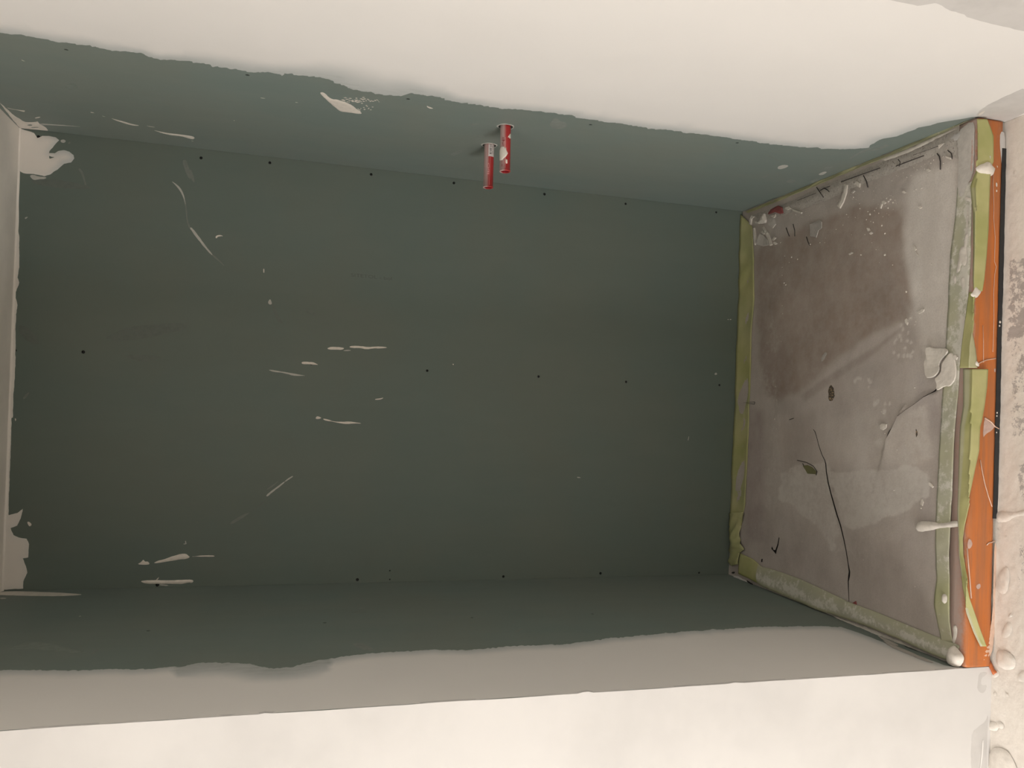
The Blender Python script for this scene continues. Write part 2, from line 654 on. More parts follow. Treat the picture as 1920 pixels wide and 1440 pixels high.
xs_ = np.linspace(0.0, W, 60)
fv, ff = [], []
for i, x in enumerate(xs_):
    k = 0.006 + 0.002 * float(vnoise(np.array(x), np.array(0.0), 0.1, 71, 2))
    fv += [(x, 0.0002, CEIL(x) - k), (x, -k * .35, CEIL(x) - k * .35), (x, -k, CEIL(x) + 0.0002)]
for i in range(59):
    for q in (0, 1):
        ff.append((3 * i + q, 3 * i + q + 1, 3 * i + q + 4, 3 * i + q + 3))
link('plaster_fillet', fv, ff, MCREAM, bpy.data.objects['ceiling'])

# ------------------------------------------------------------------ patches of filler on a surface


def patch(name, surf, poly_px, thick, m, parent, rough=0.0006, step=0.003, grid=0.006, edge_w=0.004, lump=0.25, lscale=0.02,
          soft=1, holes_px=(), cover=None, rim_line=None, seed=1, attrs_fn=None, lift=0.0001, dome=False, clip=None):
    poly = surf.px(poly_px)
    if soft:
        poly = soften(poly, soft)
    poly = densify(poly, step)
    if rough:
        t = np.roll(poly, -1, 0) - np.roll(poly, 1, 0)
        nn = np.stack([t[:, 1], -t[:, 0]], 1) / (np.linalg.norm(t, axis=1)[:, None] + 1e-9)
        s = vnoise(poly[:, 0], poly[:, 1], 0.012, seed, 3)
        poly = poly + nn * (s * rough)[:, None]
    if clip:
        poly = clip(poly)
    hs = [densify(soften(surf.px(h), 1), step) for h in holes_px]
    lo, hi = poly.min(0), poly.max(0)
    g = np.stack(np.meshgrid(np.arange(lo[0], hi[0], grid), np.arange(lo[1], hi[1], grid)), -1).reshape(-1, 2)
    g = g + np.random.RandomState(seed).rand(len(g), 2) * grid * 0.35
    g = g[inside(g, poly)]
    if len(g):
        g = g[seg_dist(g, poly) > step * 0.45]
        for h in hs:
            g = g[~inside(g, h)]
    if cover:                                      # rings of points near the rim, where the coat thins out
        t = np.roll(poly, -1, 0) - np.roll(poly, 1, 0)
        nn = np.stack([-t[:, 1], t[:, 0]], 1) / (np.linalg.norm(t, axis=1)[:, None] + 1e-9)
        for off in (0.005, 0.012, 0.022, 0.038, 0.06, 0.095):
            for sg in (1, -1):
                kk_ = max(2, int(off / 0.004))
                r = poly[::kk_] + nn[::kk_] * off * sg
                r = r[inside(r, poly)]
                if len(r):
                    r = r[seg_dist(r, poly) > off * 0.7]
                    g = np.vstack([g, r])
    V, T = cdt([poly], g, hs)
    d = seg_dist(V, poly)
    for h in hs:
        d = np.minimum(d, seg_dist(V, h))
    if dome:
        mx = d.max()
        hgt = thick * np.sqrt(np.clip(1 - (1 - d / mx) ** 2, 0, 1))
    else:
        hgt = thick * smooth(-0.3 * edge_w, edge_w, d)
        hgt = np.where(d < 1e-6, thick * 0.12, hgt)
    hgt = hgt * (1 + lump * vnoise(V[:, 0], V[:, 1], lscale, seed + 3, 3)) + lift
    at = {}
    P3 = surf.to3(V, hgt)
    if cover:
        at['cover'] = cover(project(P3), d if rim_line is None else seg_dist(V, rim_line, False))
    if attrs_fn:
        at.update(attrs_fn(project(P3), d, V))
    return link(name, P3, T, m, parent, True, at, normal=surf.n)


def stroke(name, surf, pts, widths, thick, m, parent, **kw):
    """a dragged smear: px polyline with a width at each point"""
    p = np.array(pts, float)
    w_ = np.array(widths, float) / 2
    t = np.gradient(p, axis=0)
    nn = np.stack([-t[:, 1], t[:, 0]], 1) / (np.linalg.norm(t, axis=1)[:, None] + 1e-9)
    a, b = p + nn * w_[:, None], p - nn * w_[:, None]
    return patch(name, surf, np.vstack([a, b[::-1]]), thick, m, parent, **kw)


# --- right wall: the broad white skim coat with its ragged lower rim
rim = [(-40, 54), (0, 60), (40, 66), (80, 73), (130, 81), (175, 88), (210, 95), (240, 97), (265, 100), (285, 107), (300, 111), (320, 112), (360, 117), (390, 120),
       (400, 125), (425, 127), (450, 131), (475, 136), (505, 134), (520, 138), (527, 143), (536, 136), (560, 141), (600, 145), (625, 152), (640, 160), (660, 167),
       (690, 172), (705, 175), (725, 178), (755, 179), (768, 175), (800, 178), (820, 180), (836, 188), (860, 192), (900, 197), (940, 203), (1000, 208),
       (1040, 211), (1080, 220), (1120, 226), (1180, 235), (1220, 241), (1280, 247), (1340, 255), (1380, 261), (1430, 268), (1500, 275.5), (1560, 279.5), (1600, 279.5),
       (1626, 277.5), (1632, 272), (1645, 264), (1660, 259), (1680, 256), (1700, 249), (1722, 239), (1745, 235), (1760, 230), (1784, 226), (1800, 223.5), (1822, 219.5)]
cov_rim = lambda p, d: np.clip(
    np.where((p[:, 0] > 250) & (p[:, 0] < 900),
             0.56 + 0.44 * smooth(0, 1, d / (0.05 + 0.13 * np.exp(-((p[:, 0] - 690) / 130) ** 2) + 0.05 * np.exp(-((p[:, 0] - 430) / 80) ** 2))),
             0.64 + 0.36 * smooth(0, 0.07, d)), 0, 1)
corner_uv = RWALL.uv(np.array([W, -D, 0.0]))


def clip_right(poly):
    poly = np.array(poly)
    poly[:, 0] = np.clip(poly[:, 0], -4.19, -0.0005)
    poly[:, 1] = np.clip(poly[:, 1], np.where(poly[:, 0] > -D, 0.001, -STEP), H + 0.04)
    return poly


rimuv = RWALL.px(rim)
outer_uv = np.vstack([rimuv, [(-D - 0.0005, 0.0), (-D - 0.0005, -STEP), (-2.2, -STEP), (-2.2, H), (rimuv[0][0], H)]])


def patch_uv(name, surf, uv, *a, **k):
    class Q(Surf):
        def px(self, pts):
            return np.asarray(pts, float)
    q = Q(surf.o, surf.u, surf.v, surf.n, surf.bump)
    return patch(name, q, uv, *a, **k)


# only the trowelled rim is thick with detail; the coat carries on behind the photographer
rough_rim = densify(rimuv, 0.0025, closed=False)
jit = vnoise(rough_rim[:, 0], rough_rim[:, 1], 0.03, 8, 3) * 0.007 + vnoise(rough_rim[:, 0], rough_rim[:, 1], 0.007, 9, 2) * 0.0055
rough_rim = rough_rim + np.stack([jit, jit * 0.6], 1)
outer2 = np.vstack([rough_rim, outer_uv[len(rimuv):]])
skim_right = patch_uv('skim_coat', RWALL, outer2, 0.0008, MSK, wall_right, rough=0, step=0.05, grid=0.05, soft=0, edge_w=0.01, lump=0.1,
                      cover=cov_rim, rim_line=rough_rim[::3])
# grey undercoat that shows above and at the foot of the white coat
grey_cov = lambda p, d: np.clip(d / 0.03, 0, 1)
ge = RWALL.px([(1480, -46), (1580, -24), (1655, -4), (1700, 6), (1750, 16), (1800, 28), (1840, 39), (1880, 49), (1925, 59), (2050, 84)])
ge = np.vstack([ge, [(-3.2, ge[-1][1] - .12), (-4.18, ge[-1][1] - .1), (-4.18, ge[0][1] + .3), (-2.6, ge[0][1] + .25)]])
patch_uv('grey_patch', RWALL, ge, 0.00012, MGREYP, wall_right, rough=0.002, step=0.02, grid=0.06, lift=0.0009, soft=1)
patch('grey_patch', RWALL, [(1828, 217), (1840, 204), (1856, 194), (1880, 182), (1930, 160), (1930, 205), (1918, 213), (1886, 229), (1850, 224)], 0.00012, MGREYP, wall_right,
      rough=0.002, step=0.006, grid=0.02, lift=0.0009)
patch('plaster_ridge', RWALL, [(1833, 214), (1841, 208), (1848, 207), (1843, 212), (1836, 216)], 0.003, MPL, wall_right, lift=0.001)

# --- right wall: dabs and scrapes on the green board
for pts, t in [
    ([(599, 174), (604, 172), (610, 175), (616, 182), (624, 186), (631, 186), (640, 189), (650, 192), (660, 197), (672, 207), (680, 213), (668, 212.5), (655, 210.5), (640, 209), (634, 206), (620, 194), (609, 184)], 0.0022),
    ([(207, 221), (216, 223.5), (230, 227), (243, 231), (251, 233), (262, 235.2), (255, 236), (245, 234.5), (231, 230.5), (216, 225.5)], 0.0012),
    ([(286, 243.2), (298, 246), (312, 249), (330, 251), (350, 253.5), (362, 255.5), (365.5, 258.5), (362, 261.2), (356, 260), (340, 255.3), (322, 253.6), (305, 250)], 0.0016),
    ([(273, 235.2), (282, 236.6), (293, 238.7), (283, 238)], 0.0008),
    ([(169, 209.6), (173, 210), (178, 212), (171, 211.6)], 0.0008), ([(191, 217), (199, 219), (193, 218.3)], 0.0006),
    ([(800, 197.5), (803, 199.5), (808, 201), (813, 203.5), (806, 203.4), (801, 201)], 0.002),
    ([(486, 182.5), (500, 184.3), (492, 184.6)], 0.001), ([(553, 191), (560, 192.2), (555, 192.5)], 0.0006),
    ([(39, 111), (44, 113.5), (48, 115), (42, 114)], 0.0006), ([(358, 263), (364, 265), (360, 264.5)], 0.0006),
    ([(11, 201), (24, 204.5), (40, 206.5), (47.5, 207), (46, 210), (42, 209), (32, 206.4), (18, 204)], 0.0008),
    ([(65, 220), (76, 218.5), (74, 220.8), (66, 222.5)], 0.0008), ([(438, 225), (441, 226), (438.5, 226.8)], 0.0006),
]:
    patch('plaster_smear', RWALL, pts, t, MPL, wall_right, rough=0.0008, step=0.003, grid=0.006, edge_w=0.004)
# speckled tail of the widest dab: broken flecks
for i in range(70):
    a = random.random()
    top = random.random() < 0.55
    x = 640 + 72 * a ** 0.9
    y = (187 + 2.5 * a + random.gauss(0, 2.2)) if top else (190 + 20 * random.random() * (1 - .3 * a) + 3 * a)
    if not top:
        x = 652 + 48 * a
    w_ = random.uniform(1.2, 4.2) * (1.15 - a * .6)
    patch('plaster_fleck', RWALL, [(x - w_, y + .2), (x, y - .7), (x + w_, y + .4), (x + .3, y + 1.1)], 0.0006, MPL, wall_right, rough=0, grid=0.01, soft=0)
# patch where ceiling filler laps down the right wall
patch('plaster_smear', RWALL, [(-6, 186), (0, 192.5), (9, 200), (20, 211), (30, 219), (39, 223.5), (42, 226.5), (50, 229.3), (66, 228.5), (71, 227), (73, 231.5), (84, 237), (92, 245.5),
                               (82, 244.4), (60, 242.5), (40, 240.2), (36, 239.5)], 0.0012, MPL, wall_right, rough=0.001, holes_px=[[(50, 234.2), (58, 233), (62, 235), (54, 235.6)], [(56, 238.5), (70, 238), (74, 239.2), (62, 239.8)]])
stroke('plaster_smear', RWALL, [(74, 232.5), (100, 234), (125, 235.5), (150, 237.2)], [3, 2, 1.6, .6], 0.0006, MPLD, wall_right)
# faint scuffs near the floor and by the pipes
for pts, mm in [([(1457, 313), (1468, 308.5), (1480, 310), (1472, 315), (1460, 318)], MPLD), ([(1473, 340), (1482, 336), (1495, 339), (1490, 343.5), (1478, 343)], MSM2),
                ([(1533, 327), (1545, 321), (1552, 323), (1540, 329)], MPLD), ([(1541, 318), (1556, 310), (1564, 313), (1550, 320)], MSM2), ([(1519, 338), (1530, 334.5), (1538, 336), (1530, 342), (1521, 343)], MSM2),
                ([(1427, 332), (1440, 326), (1445, 327), (1433, 334)], MSM2), ([(1590, 297), (1620, 280), (1655, 270), (1640, 276), (1615, 287), (1595, 298.5)], MSM2),
                ([(1030, 233), (1036, 224), (1044, 220), (1050, 227), (1063, 230), (1062, 238), (1046, 243), (1034, 239)], MSM2), ([(845, 288), (862, 281), (870, 283), (858, 290), (846, 293)], MSM2),
                ([(880, 233), (897, 231), (900, 233), (884, 235.5)], MSM2), ([(240, 253), (247, 255.5), (259, 259.5), (252, 259)], MSM2), ([(120, 160), (135, 154), (148, 162), (140, 170), (126, 169)], MSM1),
                ([(1625, 284), (1650, 275), (1664, 270), (1668, 273), (1650, 281)], MSM2), ([(1430, 287), (1450, 295), (1470, 306), (1452, 299)], MSM1), ([(1620, 316), (1650, 300), (1668, 291), (1646, 305)], MSM2)]:
    patch('plaster_scuff', RWALL, pts, 0.0005, mm, wall_right, rough=0.002, step=0.004, grid=0.01)

# --- back wall: filler at the ceiling edge
clipb = lambda p: np.stack([np.clip(p[:, 0], 0.0005, W - 0.0005), np.minimum(p[:, 1], CEIL(p[:, 0]) - 0.0005)], 1)
cov_e = lambda p, d: 1 - (0.12 + 0.22 * smooth(60, 130, p[:, 0])) * (1 - smooth(0, 0.03, d))
strip = [(20, 239.5), (40, 241.5), (52, 245.5), (64, 249.5), (70, 259), (80, 255), (92, 255), (104, 257.5), (111, 263), (104, 270), (99, 277), (93, 283), (92, 287), (103, 287.5), (109, 283), (120, 281.5), (130, 284), (138, 291), (139.5, 297),
         (133, 305), (120, 307), (108, 318), (94, 327), (83, 330), (63, 326), (45, 325), (38, 321.5), (33, 313), (34.5, 322), (36.5, 330), (34, 341), (29, 346), (27, 352), (22, 350), (21, 354), (27, 359), (28, 372), (23, 378), (33, 388), (35, 400), (33, 410), (31, 424),
         (34, 432), (36, 445), (36.5, 480), (36, 500), (33, 520), (36, 530), (31, 545), (27, 551), (31, 562), (33, 572), (30, 590), (29.5, 620), (29, 650), (29, 680), (27, 720), (25, 745), (24, 783), (22, 784), (20, 840), (18, 900), (16, 945), (16, 966),
         (33, 961.5), (43, 954), (39, 972), (32, 985), (20, 990), (25, 1003), (35, 1008), (50, 1010), (54, 1020), (53, 1045), (43, 1047), (49, 1062), (51, 1074), (44, 1090), (43.5, 1103.5), (20, 1105), (-12, 1107), (-12, 900), (0, 500), (5, 300)]
_sr = [q for q in strip if q[0] > 14]
patch('skim_coat', BACK, strip, 0.0010, MSKC, wall_back, soft=0, rough=0.0012, grid=0.012, step=0.003, cover=cov_e, clip=clipb, rim_line=BACK.px(_sr),
      holes_px=[[(92, 291.5), (96, 294), (103, 294.5), (97, 296.5), (92.5, 298)]])
patch('plaster_smear', BACK, [(56, 329), (63, 327.5), (72, 331), (88, 332.5), (84, 335.5), (74, 336), (64, 338), (58, 333)], 0.0008, MPLD, wall_back)
patch('plaster_smear', BACK, [(113, 263), (119, 261), (124, 264), (121, 268), (115, 267)], 0.0008, MPLD, wall_back)
patch('plaster_smear', BACK, [(127, 268), (131, 265.5), (133, 268), (129, 271)], 0.0006, MSMUDGE2, wall_back)
patch('plaster_smear', BACK, [(51, 979), (54, 978), (60, 983), (56, 987.5), (53, 985)], 0.001, MPL, wall_back)

smears = [
    ([(613, 653), (621, 650), (640, 651.2), (646, 653), (641, 656), (630, 655.5), (617, 655.5)], 0.0014, MPL),
    ([(642, 657.5), (652, 655.5), (660, 657), (650, 658.5)], 0.0006, MPLD),
    ([(654, 650.5), (660, 648.3), (676, 648.5), (690, 651), (706, 649.5), (722, 650.2), (727, 652), (712, 653.5), (700, 653), (687, 655), (676, 652.5), (660, 652.5)], 0.0012, MPL),
    ([(565, 680), (568, 678), (580, 678.6), (589, 679.5), (598, 684.5), (590, 683.8), (580, 683), (567, 683)], 0.0012, MPL),
    ([(502, 693.5), (510, 693.3), (520, 695.5), (532, 697), (545, 699.5), (562, 702.5), (575, 704.5), (560, 704.8), (548, 704), (540, 701.5), (528, 698.8), (514, 697.5)], 0.0009, MPLD),
    ([(703, 748), (712, 747), (719.5, 745), (716.5, 748.7), (704, 750)], 0.0012, MPL),
    ([(592, 782.5), (595, 780), (603, 783), (601, 785), (592, 786)], 0.0018, MPL),
    ([(605, 784.5), (615, 786.5), (625, 790), (640, 791), (655, 790.2), (668, 792), (680, 794.2), (665, 794), (650, 795.5), (635, 793), (620, 790), (608, 788)], 0.0016, MPL),
    ([(258, 1057.5), (264, 1054.5), (269, 1048.5), (272, 1053), (277, 1052.5), (281, 1057), (278, 1059), (264, 1058.8)], 0.0018, MPL),
    ([(286, 1056.5), (296, 1051.5), (306, 1049), (316, 1045.5), (326, 1042), (340, 1038.3), (349, 1038.3), (353, 1041.5), (356.5, 1044.5), (350, 1048), (340, 1048.5), (322, 1051.5), (305, 1054.5)], 0.002, MPL),
    ([(357, 1043.8), (372, 1042), (390, 1041), (402, 1041.5), (402, 1043.8), (385, 1043.5), (370, 1043.4)], 0.0014, MPL),
    ([(264, 1091), (266, 1088.7), (290, 1087.3), (320, 1088.5), (345, 1086.8), (361, 1086.8), (363, 1090), (360, 1093.5), (354, 1092.2), (340, 1095), (325, 1094.7), (300, 1094.5), (275, 1095)], 0.003, MPL),
    ([(292, 1087.5), (299, 1081), (296, 1087)], 0.0008, MPL), ([(299, 1095.5), (316, 1096.5), (315, 1098.5), (300, 1097.3)], 0.0006, MPLD),
    ([(404, 446), (405, 442.5), (409, 440.6), (415, 440.8), (419, 443), (413, 442.8), (408, 444), (406.5, 447)], 0.0018, MPL),
    ([(493.6, 504), (495.6, 504), (495.4, 512), (494, 511)], 0.0014, MPL), ([(502, 568), (506, 560), (509, 565), (510, 570), (506, 571.5)], 0.0012, MPLD),
    ([(1364, 598.5), (1366.5, 598.5), (1366.5, 600), (1364, 600)], 0.001, MPL), ([(1368.4, 598.5), (1371, 598.5), (1371, 600), (1368.4, 600)], 0.001, MPL),
    ([(848, 682), (851.5, 682.5), (850, 685)], 0.0012, MPL), ([(1081, 894.5), (1086, 894.3), (1090, 896), (1084, 896.3)], 0.001, MPLD), ([(1291, 818), (1292.3, 818), (1290.5, 826), (1289.5, 826)], 0.0006, MPLD),
    ([(46, 408), (53, 406), (48, 411.5)], 0.0006, MPLD), ([(27, 784), (31, 785), (29, 791)], 0.0008, MPL), ([(342, 1020), (351, 1018), (348, 1021)], 0.0006, MPLD), ([(346, 1016), (349, 1013), (350, 1022)], 0.0006, MPLD),
]
for pts, t, mm in smears:
    patch('plaster_smear', BACK, pts, t, mm, wall_back, rough=0.0007, grid=0.005)
for pts, ws, mm in [
    ([(322, 340), (331, 347), (340, 358), (345, 370), (348, 384)], [.8, 3.6, 4.2, 3, 1.5], MPLD), ([(346, 372), (349, 392), (351, 415), (356, 428)], [2, 3, 2.2, 2.5], MSMUDGE2),
    ([(357, 427), (363, 434), (372, 446), (384, 462), (398, 478)], [3, 5, 4.5, 4, 3], MPLD), ([(398, 478), (410, 488), (421, 499)], [3, 3, 1], MSMUDGE2),
    ([(500, 930), (512, 920), (524, 911), (534, 903)], [3.5, 3.5, 3, 2], MPLD), ([(534, 903), (541, 898), (549, 893)], [2, 2.4, 1.8], MPLD),
    ([(500, 918), (510, 912), (522, 902)], [2, 3, 1], MSMUDGE2), ([(432, 982), (450, 971), (468, 961)], [5, 6, 2], MSMUDGE2), ([(470, 960), (490, 945), (504, 934)], [2, 3, 2], MSMUDGE),
    ([(148, 316), (154, 324), (158, 336), (162, 353)], [4, 4.5, 3.4, 2], MSMUDGE2), ([(345, 300), (351, 318), (358, 335)], [8, 9, 8], MSMUDGE2), ([(346, 302), (349, 306)], [3, 3], MPLD),
    ([(357, 318), (361, 334), (364, 342)], [4, 6, 3], MSMUDGE2), ([(44, 748), (49, 742), (54, 736)], [4, 5, 2], MSMUDGE2), ([(200, 634), (240, 626), (290, 620), (336, 612), (352, 611)], [6, 26, 24, 14, 8], MSMUDGE),
    ([(36, 612), (52, 628), (72, 644)], [10, 22, 8], MSMUDGE), ([(570, 580), (580, 584), (594, 592)], [3, 10, 5], MSMUDGE), ([(510, 570), (522, 600), (530, 606)], [4, 8, 3], MSMUDGE),
    ([(1340, 702), (1344, 700)], [3, 5], MPLD), ([(1388, 440), (1384, 560)], [1, 1.6], MSMUDGE2), ([(238, 668), (270, 672), (300, 670)], [6, 14, 5], MSMUDGE), ([(60, 340), (120, 346), (170, 352)], [10, 16, 6], MSMUDGE),
]:
    stroke('plaster_scuff', BACK, pts, ws, 0.0004, mm, wall_back, rough=0.001, grid=0.008)

# --- left wall: white skim along its front edge, green board behind
lrim = [(-20, 1256), (0, 1256.5), (60, 1256.5), (130, 1257), (200, 1255.5), (250, 1255), (310, 1252), (342, 1251), (352, 1247.5), (380, 1243.5), (420, 1242.5), (470, 1244.5), (492, 1251), (520, 1253), (545, 1252), (562, 1247), (590, 1239), (615, 1237), (640, 1232),
        (700, 1225), (740, 1222), (790, 1220), (860, 1219), (905, 1217), (930, 1214), (962, 1211.5), (1000, 1210), (1040, 1209.5), (1090, 1204), (1140, 1197), (1180, 1194), (1220, 1190), (1280, 1184.5), (1350, 1180), (1420, 1176), (1500, 1174.3), (1530, 1173.5),
        (1580, 1177), (1606, 1185), (1640, 1198), (1690, 1217), (1740, 1236), (1770, 1247)]
lr = densify(LWALL.px(lrim), 0.0025, closed=False)
j = vnoise(lr[:, 0], lr[:, 1], 0.03, 18, 3) * 0.006 + vnoise(lr[:, 0], lr[:, 1], 0.007, 19, 2) * 0.006
lr = lr + np.stack([j, j * 0.2], 1)
lr[:, 1] = np.minimum(np.maximum(lr[:, 1], 0.002), H + .02)
lpoly = np.vstack([lr, [(D - 0.0005, 0.002), (D - 0.0005, H + 0.02), (lr[0][0], H + 0.02)]])
cov_l = lambda p, d: np.clip(np.where((p[:, 0] > 330) & (p[:, 0] < 620), 0.48 + 0.52 * smooth(0.02, 0.12, d), 0.60 + 0.40 * smooth(0, 0.06, d)), 0, 1)
patch_uv('skim_coat', LWALL, lpoly, 0.0008, MSK, wall_left, rough=0, step=0.04, grid=0.04, soft=0, edge_w=0.01, lump=0.1, cover=cov_l, rim_line=lr[::3])
for pts, ws, mm in [([(-6, 1113), (20, 1112.5), (60, 1113.5), (110, 1114.5), (152, 1115)], [5, 8, 8, 7, 2], MPL), ([(0, 1122), (12, 1122)], [3, 2], MPLD), ([(20, 1216), (60, 1208), (110, 1217), (160, 1224)], [4, 16, 12, 4], MSM1), ([(172, 1226), (184, 1217)], [4, 4], MSM2),
                    ([(966, 1185), (980, 1179)], [3, 3], MSM2), ([(662, 1208), (680, 1212), (700, 1220)], [5, 12, 6], MSM2), ([(655, 1149), (690, 1148)], [2, 3], MSM1), ([(672, 1141), (684, 1140)], [2, 4], MSM2), ([(148, 1156), (152, 1155)], [1.4, 1.4], MPLD)]:
    stroke('plaster_smear', LWALL, pts, ws, 0.0008, mm, wall_left, rough=0.001, grid=0.01)
# --- front face: grey undercoat left bare at the foot
for pts in ([(1834, 1262), (1846, 1259), (1851, 1262), (1846, 1266), (1839, 1272), (1838, 1285), (1850, 1283), (1848, 1294), (1840, 1301), (1831, 1293), (1833, 1275)],
            [(1852, 1336), (1847, 1352), (1834, 1362), (1822, 1372), (1820, 1392), (1819, 1420), (1822, 1460), (1850, 1460), (1849, 1400), (1851, 1370)]):
    patch('grey_patch', FRONT, pts, 0.00012, MGREYP, wall_front, rough=0.001, lift=0.0016)
patch('plaster_ridge', FRONT, [(1840, 1388), (1843, 1386), (1842, 1410), (1838, 1440), (1836, 1440), (1839, 1410)], 0.002, MWHITE, wall_front, lift=0.0022)

# printed stamp on the board, almost rubbed away
fc = bpy.data.curves.new('board_stamp', 'FONT')
fc.body = 'SITETOL - bol'
fc.size = 1.0
tmp = bpy.data.objects.new('board_stamp_tmp', fc)
COL.objects.link(tmp)
dg = bpy.context.evaluated_depsgraph_get()
tm = bpy.data.meshes.new_from_object(tmp.evaluated_get(dg))
TV = np.array([v.co[:2] for v in tm.vertices])
TF = [tuple(p.vertices) for p in tm.polygons]
bpy.data.objects.remove(tmp)
a0, a1, a2 = BACK.px([(658, 518.5), (735, 525.5), (657.5, 512)])
ex, ey = (a1 - a0) / TV[:, 0].max(), (a2 - a0) / 0.72
link('board_stamp', BACK.to3(a0 + TV[:, :1] * ex + TV[:, 1:] * ey, 0.0002), TF, MINK2, wall_back, False)

# ------------------------------------------------------------------ floors
crack_px = [(1525, 805, .5), (1528, 809, 1.1), (1531, 818, 1.0), (1535, 834, 1.1), (1541, 852, 1.2), (1546.5, 863, 1.5), (1548.5, 870, 2.2), (1549.5, 884, 2.3), (1553, 905, 2.6), (1558, 925, 2.8), (1565, 950, 2.8), (1570, 967, 3.0), (1576, 985, 2.6),
            (1582, 1010, 2.0), (1587, 1035, 1.7), (1590.5, 1058, 1.7), (1592.8, 1072, 3.2), (1592, 1080, 4.2), (1590.6, 1090, 2.4), (1591, 1105, 1.5), (1592, 1128, .8)]
ridge_px = [(1757, 728, 1.2), (1753, 733, 2.4), (1742, 740, 1.8), (1733, 744, 2.6), (1715, 758, 2.2), (1700, 768, 2), (1684, 780, 2.6), (1676, 796, 2.6), (1668, 812, 3), (1662, 823, 2.4), (1659, 835, 1.2)]


def sliver(surf, l):
    p = np.array([(a, b) for a, b, _ in l])
    w_ = np.array([c for _, _, c in l]) * 0.38
    t = np.gradient(p, axis=0)
    nn = np.stack([-t[:, 1], t[:, 0]], 1) / np.linalg.norm(t, axis=1)[:, None]
    q = np.vstack([p + nn * w_[:, None], (p - nn * w_[:, None])[::-1]])
    return surf.px(q)


cracks = [sliver(FLOOR, crack_px), sliver(FLOOR, ridge_px),
          FLOOR.px([(1446.5, 1029), (1447.5, 1024.5), (1450.5, 1031), (1454, 1031.5), (1458, 1020), (1460.5, 1007.5), (1461.6, 1008), (1459.5, 1022), (1456, 1033), (1455, 1039), (1451, 1034)]),
          FLOOR.px([(1427.3, 1053.5), (1428, 1048), (1430, 1048), (1429.4, 1054)])]
YF = -D + 0.004
lp = densify([(0.0, YF), (W, YF), (W, 0.0), (0.0, 0.0)], 0.006)
gs = 0.0062
g = np.stack(np.meshgrid(np.arange(gs / 2, W, gs), np.arange(YF + gs / 2, 0, gs)), -1).reshape(-1, 2)
for c in cracks:
    lo, hi = c.min(0) - .01, c.max(0) + .01
    near = ((g > lo) & (g < hi)).all(1)
    dd = np.full(len(g), 1.0)
    dd[near] = seg_dist(g[near], c)
    g = g[(dd > 0.0025)]
V, T = cdt([lp], g, cracks)
PX = project(FLOOR.to3(V))
x_, y_ = V[:, 0], V[:, 1]
hgt = 0.0009 * vnoise(x_, y_, 0.16, 31, 3) + 0.0004 * vnoise(x_, y_, 0.03, 32, 3)
rl = np.array([(a, b) for a, b, _ in ridge_px], float)
dr = seg_dist(PX, rl, False)
side = np.zeros(len(PX))
for (ax, ay), (bx, by) in zip(rl[:-1], rl[1:]):
    d1 = np.minimum(np.hypot(PX[:, 0] - ax, PX[:, 1] - ay), np.hypot(PX[:, 0] - bx, PX[:, 1] - by))
    s = (bx - ax) * (PX[:, 1] - ay) - (by - ay) * (PX[:, 0] - ax)
    side = np.where(d1 < dr + 14, np.where(s < 0, 1, -1), side)
hgt += np.where(side > 0, 0.004 * np.exp(-dr / 34), -0.0012 * np.exp(-dr / 14)) * (dr < 120)


def region(poly, soft_px, rag=None):
    poly = np.array(poly, float)
    d = seg_dist(PX, poly)
    d = np.where(inside(PX, poly), d, -d)
    d = d + vnoise(PX[:, 0], PX[:, 1], 30, 77, 4) * (soft_px * 0.7 if rag is None else rag)
    return smooth(-soft_px, soft_px, d)


tone = np.tile(np.array([0.285, 0.254, 0.230]), (len(V), 1))


def lay(f, col):
    global tone
    tone = tone * (1 - f[:, None]) + np.array(col) * f[:, None]


lay(region([(1412, 470), (1500, 430), (1600, 385), (1690, 390), (1700, 480), (1712, 580), (1690, 560), (1700, 600), (1640, 628), (1560, 680), (1490, 740), (1440, 735), (1420, 640)], 9), (0.205, 0.165, 0.138))  # darker brown tone over the deep right part of the floor
lay(region([(1590, 545), (1670, 532), (1695, 560), (1700, 600), (1640, 620), (1560, 670), (1520, 690), (1490, 640)], 8), (0.185, 0.146, 0.12))
lay(region([(1502, 742), (1560, 700), (1640, 650), (1698, 606), (1700, 612), (1644, 660), (1566, 712), (1510, 752)], 4) * .6, (0.185, 0.15, 0.128))
lay(region([(1676, 640), (1700, 606), (1712, 640), (1714, 672), (1690, 680), (1668, 672)], 5) * .5, (0.23, 0.195, 0.17))
lay(region([(1425, 640), (1480, 660), (1490, 730), (1460, 752), (1440, 745)], 10), (0.19, 0.148, 0.125))
lay(region([(1708, 330), (1800, 300), (1805, 480), (1790, 660), (1735, 680), (1720, 590), (1693, 470)], 10), (0.40, 0.372, 0.342))
lay(region([(1405, 760), (1432, 770), (1432, 1010), (1400, 1020), (1398, 900)], 8) * .7, (0.225, 0.185, 0.172))
lay(region([(1555, 880), (1566, 880), (1570, 925), (1560, 925)], 3) * .8, (0.22, 0.185, 0.165))
lay(region([(1655, 835), (1690, 782), (1740, 748), (1745, 870), (1690, 880)], 8) * .5, (0.36, 0.32, 0.285))
lay(region([(1560, 790), (1650, 770), (1655, 830), (1700, 870), (1600, 880), (1555, 860)], 10) * .5, (0.34, 0.31, 0.28))
lay(region([(1462, 800), (1490, 780), (1530, 770), (1520, 860), (1475, 900)], 10) * .5, (0.24, 0.205, 0.18))
lay(region([(1440, 1000), (1560, 1060), (1590, 1110), (1500, 1080), (1420, 1040)], 14) * .4, (0.24, 0.205, 0.19))
lay(region([(1580, 1010), (1740, 1000), (1750, 1180), (1660, 1140), (1600, 1110)], 16) * .45, (0.245, 0.215, 0.195))
